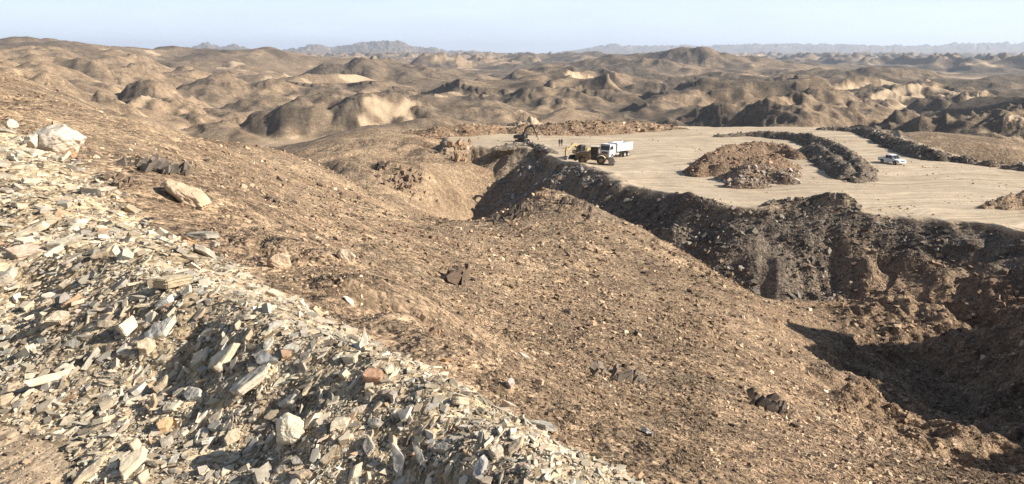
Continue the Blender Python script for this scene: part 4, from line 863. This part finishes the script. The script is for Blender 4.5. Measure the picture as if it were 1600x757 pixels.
# white tipper truck
t = thing('dump_truck', 'white tipper truck parked behind the wheel loader', 'truck', gnd(962, 246), (-.66, -.75))
MB().box((0, 0, .85), (8.0, .9, .3)).box((0, 0, .62), (7.2, .3, .2)).build('chassis', MBK, t, .02)
cab = MB().prism([(1.95, .75), (1.95, 2.85), (2.2, 3.02), (3.6, 3.02), (3.82, 2.8), (4.0, 1.75), (4.02, .55), (3.55, .55), (3.45, .95), (3.1, 1.15), (2.75, .95), (2.65, .75)], -1.22, 1.22).build('cab', MW, t, .06)
MB().prism([(4.005, 1.85), (3.86, 2.72), (3.89, 2.73), (4.035, 1.86)], -1.06, 1.06).build('windscreen', MG, t, 0)
MB().box((4.03, 0, 1.3), (.04, 1.5, .5)).build('grille', MBK, t, .01); MB().box((4.02, 0, .68), (.16, 2.4, .32)).build('bumper', MW, t, .03)
MB().prism([(3.60, 3.03), (3.95, 2.96), (3.95, 2.90), (3.60, 2.96)], -1.1, 1.1).build('sun_visor', MBK, t, .01)
for sgn in (-1, 1):
    MB().prism([(2.7, 1.95), (3.72, 1.95), (3.58, 2.7), (2.7, 2.7)], sgn * 1.225 - .012, sgn * 1.225 + .012).build('window', MG, t, 0)
    MB().box((4.06, sgn * .92, .95), (.06, .36, .2)).build('headlight', MLT, t, .02)
    MB().box((3.95, sgn * 1.42, 2.2), (.1, .2, .6)).build('mirror', MBK, t, .03)
    for x, y in ((3.1, 1.05), (-1.55, 1.0), (-2.9, 1.0)): wheel(t, x, sgn * y, .52, .34 if x > 0 else .5)
    MB().cyl((.95, sgn * .85, .85), .3, 1.1, 16, 'X').build('fuel_tank', MST, t, .02)
MB().box((1.55, 0, 1.95), (.5, 2.1, 2.0)).build('dark_gap_box', paint('gap_grey', (.10, .10, .10)), t, .03)  # dark grey box put in for the dark gap between cab and bed
bd = MB(); bd.box((-1.55, 0, 1.42), (5.5, 2.3, .12)); bd.box((-1.55, 1.2, 2.15), (5.6, .09, 1.5)); bd.box((-1.55, -1.2, 2.15), (5.6, .09, 1.5)); bd.box((1.24, 0, 2.3), (.1, 2.3, 1.75)); bd.box((-4.31, 0, 2.12), (.09, 2.3, 1.4)); 
bd.build('tipper_body', MW, t, .015)
for sgn in (-1, 1):
    rb = MB()
    for x in np.linspace(-4.0, .9, 7): rb.box((x, sgn * 1.285, 2.1), (.12, .09, 1.4))
    rb.box((-1.55, sgn * 1.29, 2.93), (5.6, .1, .12)).build('side_rib', MW, t, .01)

# wheel loader, dusty orange
t = thing('wheel_loader', 'dusty orange wheel loader with its bucket lowered', 'loader', gnd(928, 256), (.98, -.2))
MB().prism([(-3.5, .9), (-3.6, 1.3), (-3.5, 2.1), (-2.9, 2.25), (-.6, 2.3), (-.5, 1.2), (-.9, .8)], -1.0, 1.0).build('engine_hood', MO, t, .06)
MB().box((-3.55, 0, .95), (.5, 2.1, .7)).build('counterweight', MDK, t, .08)
MB().prism([(-.5, .8), (-.5, 1.3), (.4, 1.5), (1.7, 1.5), (2.1, .9), (1.6, .6)], -.6, .6).build('front_frame', MDK, t, .04)
for dx in (0, .0): pass
cb = MB(); 
for x, y in ((-.55, -.75), (-.55, .75), (.75, -.75), (.75, .75)): cb.box((x, y, 2.5), (.1, .1, 1.7))
cb.box((.1, 0, 1.62), (1.45, 1.6, .5)); cb.build('cab', MDK, t, .02)
MB().box((.1, 0, 3.4), (1.6, 1.75, .14)).build('cab_roof', MCR, t, .04)
for sgn in (-1, 1): MB().box((.1, sgn * .75, 2.6), (1.16, .03, 1.35)).build('window', MG, t, 0)
MB().box((.76, 0, 2.6), (.03, 1.36, 1.35)).build('windscreen', MG, t, 0); MB().box((-.56, 0, 2.6), (.03, 1.36, 1.3)).build('rear_window', paint('grey_glass', (.25, .25, .24), .3), t, 0)
MB().bar((-1.5, .5, 2.2), (-1.5, .5, 3.1), .08).build('exhaust_pipe', MDK, t, 0)
for sgn in (-1, 1):
    for x in (-2.1, 1.45): wheel(t, x, sgn * 1.12, .82, .62, .5, MO)
    fn = MB()
    for k in range(7):
        a0 = R(35 + k * 16); fn.box((1.45 + math.cos(a0) * .95, sgn * 1.12, .82 + math.sin(a0) * .95), (.08, .66, .28), Quaternion((0, 1, 0), -a0))
    fn.build('fender', MCR, t, .01)
    MB().beam([(.9, 1.9), (2.2, 1.75), (3.15, .55)], [.3, .42, .3], sgn * .55 - .09, sgn * .55 + .09).build('lift_arm', MO, t, .02)
    MB().bar((.3, sgn * .4, 1.0), (1.9, sgn * .5, 1.45), .08).build('lift_cylinder', MST, t, 0)
bk = MB().prism([(3.0, .12), (4.2, .08), (4.25, .14), (3.35, .25), (3.05, .55), (3.05, 1.05), (3.45, 1.4), (3.38, 1.46), (2.92, 1.1), (2.9, .5)], -1.45, 1.45).build('bucket', MST, t, .015)
for sgn in (-1, 1): MB().prism([(3.0, .15), (4.15, .12), (3.42, 1.38), (3.0, 1.05)], sgn * 1.44 - .02, sgn * 1.44 + .02).build('bucket_side', MST, bk, .005)
MB().bar((1.0, 0, 2.0), (3.0, 0, 1.1), .07).build('tilt_cylinder', MST, t, 0)
MB().box((1.95, 0, 1.7), (.25, 1.3, .3)).build('headlight_bar', MO, t, .03)

def excavator(label, loc, heading, m1, marm, boom, stick, bang, turn=0., mwin=None):
    t = thing('excavator', label, 'excavator', loc, heading)
    for sgn in (-1, 1):
        tr = MB().prism([(-1.9, .15), (-1.6, .0), (1.6, .0), (1.9, .15), (2.0, .45), (1.75, .8), (-1.75, .8), (-2.0, .45)], sgn * 1.15 - .3, sgn * 1.15 + .3).build('track', MBK, t, .05)
        rl = MB()
        for x in np.linspace(-1.3, 1.3, 5): rl.cyl((x, sgn * 1.15, .25), .16, .64, 12)
        for x in (-1.62, 1.62): rl.cyl((x, sgn * 1.15, .42), .3, .64, 16)
        rl.build('rollers', MDK, tr, 0)
    MB().box((0, 0, .6), (2.2, 1.9, .35)).cyl((0, 0, .9), .7, .3, 20, 'Z').build('undercarriage', MDK, t, .02)
    MB().prism([(-2.3, 1.05), (-2.45, 1.4), (-2.35, 2.0), (-2.0, 2.15), (-.2, 2.15), (-.1, 1.05)], -1.25, 1.25).box((.5, -.75, 1.45), (1.5, 1.0, .8)).build('engine_house', m1, t, .06)
    c = MB(); 
    c.prism([(-.15, 1.05), (-.15, 2.85), (.1, 2.95), (1.0, 2.95), (1.25, 2.6), (1.4, 1.7), (1.4, 1.05)], .3, 1.25).build('cab', MDK, t, .05)
    MB().prism([(1.27, 2.58), (1.42, 1.72), (1.44, 1.72), (1.29, 2.6)], .4, 1.15).build('windscreen', MG, t, 0)
    for y in (1.262, .288): MB().prism([(.0, 1.75), (1.2, 1.75), (1.08, 2.6), (.0, 2.75)], y - .01, y + .01).build('window', mwin or MG, t, 0)
    a = MB().beam(boom, [.45] + [.55] * (len(boom) - 2) + [.35], -.35, .15).build('boom', marm, t, .03)
    s = MB().beam(stick, [.5, .45, .28], -.28, .08).build('stick', marm, t, .03)
    e = stick[-1]; pts = [(0, 0), (.25, -.1), (.55, -.5), (.5, -1.0), (.1, -1.25), (-.15, -1.2), (.2, -.95), (.3, -.6), (.05, -.3), (-.2, -.12)]
    ca, sa_ = math.cos(bang), math.sin(bang)
    MB().prism([(e[0] + x * ca - z * sa_, e[1] + x * sa_ + z * ca) for x, z in pts], -.65, .45).build('bucket', MST, t, .01)
    MB().bar((boom[0][0] + .3, -.1, boom[0][1] - .2), (boom[1][0], -.1, boom[1][1] - .25), .09).build('boom_cylinder', MST, t, 0)
    MB().bar((boom[1][0], -.1, boom[1][1] + .35), (stick[0][0], -.1, stick[0][1] + .1), .08).build('stick_cylinder', MST, t, 0)
    return t
excavator('yellow excavator with folded boom behind the wheel loader', gnd(907, 248), (-.72, -.69), MY, MY, [(.4, 1.6), (1.5, 3.0), (2.3, 3.05), (4.2, 2.0)], [(4.0, 2.55), (4.25, 2.0), (4.3, .9)], R(-20))
excavator('dark excavator with its arm arched over the grey rock pile', gnd(816, 222), (.93, -.36), MDK, MDK, [(.3, 1.6), (1.1, 4.0), (1.9, 4.7), (3.4, 4.9)], [(3.0, 5.2), (3.5, 4.8), (4.7, 2.0)], R(20), mwin=MCR).scale = (.8, .8, .8)

# ------------------------------------------------------------------ two people standing far back on the quarry floor
def person(label, loc, facing, shirt, trousers, arm_out):
    sk = {'pelvis': ((0, 0, .93), .15), 'waist': ((0, 0, 1.10), .135), 'chest': ((.01, 0, 1.32), .155), 'neck': ((0, 0, 1.50), .06), 'head': ((.02, 0, 1.60), .085), 'crown': ((.01, 0, 1.70), .085)}
    ed = [('pelvis', 'waist'), ('waist', 'chest'), ('chest', 'neck'), ('neck', 'head'), ('head', 'crown')]
    for s, k in ((1, 'l'), (-1, 'r')):
        sk.update({'hip' + k: ((0, s * .10, .86), .10), 'knee' + k: ((.02, s * .12, .48), .065), 'ank' + k: ((-.02, s * .13, .09), .045), 'toe' + k: ((.16, s * .15, .035), .035),
                   'sh' + k: ((0, s * .19, 1.42), .07), 'el' + k: ((-.02, s * (.25 + arm_out), 1.14), .045), 'wr' + k: ((.06, s * (.25 + arm_out * .6), .90), .032), 'palm' + k: ((.09, s * (.25 + arm_out * .6), .82), .034)})
        ed += [('pelvis', 'hip' + k), ('hip' + k, 'knee' + k), ('knee' + k, 'ank' + k), ('ank' + k, 'toe' + k), ('chest', 'sh' + k), ('sh' + k, 'el' + k), ('el' + k, 'wr' + k), ('wr' + k, 'palm' + k)]
        b = Vector(sk['palm' + k][0])
        for i, (dx, ln) in enumerate(((.028, .075), (.010, .085), (-.010, .08), (-.027, .062))):
            f1, f2 = f'f{k}{i}', f'g{k}{i}'; sk[f1] = ((b.x + dx, b.y, b.z - .05 - ln * .4), .009); sk[f2] = ((b.x + dx * 1.1 + .015, b.y - s * .02, b.z - .05 - ln), .008); ed += [('palm' + k, f1), (f1, f2)]
        sk['t' + k] = ((b.x + .05, b.y - s * .02, b.z - .03), .010); sk['u' + k] = ((b.x + .06, b.y - s * .03, b.z - .065), .009); ed += [('palm' + k, 't' + k), ('t' + k, 'u' + k)]
    names = list(sk); me = bpy.data.meshes.new('person'); me.from_pydata([sk[n][0] for n in names], [(names.index(a), names.index(b)) for a, b in ed], [])
    o = link('person', me, None, label=label, category='person', group='people standing far back on the quarry floor'); o.location = loc; o.rotation_euler = (0, 0, math.atan2(facing[1], facing[0]))
    sm = o.modifiers.new('skin', 'SKIN'); me.skin_vertices.new() if not me.skin_vertices else None
    for n, v in zip(names, me.skin_vertices[0].data): r_ = sk[n][1]; v.radius = (r_, r_ * (1.15 if n in ('chest', 'pelvis', 'waist') else 1)); v.use_root = n == 'pelvis'
    o.modifiers.new('sub', 'SUBSURF').render_levels = 2
    m, tt, b = newmat('clothing_and_skin'); g = N(tt, 'ShaderNodeTexCoord'); sx = N(tt, 'ShaderNodeSeparateXYZ'); tt.links.new(g.outputs['Object'], sx.inputs[0]); z = sx.outputs[2]
    c = mixc(tt, rmp(tt, z, .955, .965), trousers, shirt); c = mixc(tt, rmp(tt, z, 1.485, 1.49), c, (.16, .085, .05)); c = mixc(tt, rmp(tt, z, .10, .11), (.03, .025, .02), c)
    tt.links.new(c, b.inputs['Base Color']); me.materials.append(m)
    hb = bmesh.new(); bmesh.ops.create_uvsphere(hb, u_segments=14, v_segments=10, radius=.112, matrix=Matrix.Translation((-.015, 0, 1.69)) @ Matrix.Diagonal((1.05, .95, .9, 1)))
    hm = bpy.data.meshes.new('hair'); hb.to_mesh(hm); hb.free(); hm.materials.append(MBK); link('hair', hm, o)
    fb = bmesh.new(); bmesh.ops.create_cone(fb, cap_ends=True, segments=8, radius1=.022, radius2=.004, depth=.05, matrix=Matrix.Translation((.115, 0, 1.60)) @ Matrix.Rotation(R(70), 4, 'Y'))
    fm = bpy.data.meshes.new('nose'); fb.to_mesh(fm); fb.free(); fm.materials.append(m); link('nose', fm, o)
    for s in (-1, 1):
        eb = bmesh.new(); bmesh.ops.create_uvsphere(eb, u_segments=8, v_segments=6, radius=.012, matrix=Matrix.Translation((.098, s * .034, 1.635))); em = bpy.data.meshes.new('eye'); eb.to_mesh(em); eb.free(); em.materials.append(MBK); link('eye', em, o)
    return o
person('person in dark clothes standing on the left of the pair', gnd(874, 229), (.6, -.8), (.03, .03, .035), (.05, .045, .045), .03)
person('person in a dark top on the right of the pair', gnd(877.6, 228.5), (-.7, -.7), (.045, .035, .035), (.10, .09, .08), .08)

# ------------------------------------------------------------------ air
mh = bpy.data.materials.new('haze'); mh.use_nodes = True; t = mh.node_tree; t.nodes.clear()
pv = N(t, 'ShaderNodeVolumePrincipled', Density=6e-5, Anisotropy=.2); pv.inputs['Color'].default_value = (.80, .88, 1, 1)
o_ = N(t, 'ShaderNodeOutputMaterial'); t.links.new(pv.outputs[0], o_.inputs['Volume'])
zt = max(float(Z.max()), 0) + 40; zb = float(Z.min()) - 1.5
bm = MB().box((0, 0, (zt + zb) / 2), (50000, 50000, zt - zb)); hz = bm.build('haze', mh, None, 0); hz['kind'] = 'stuff'
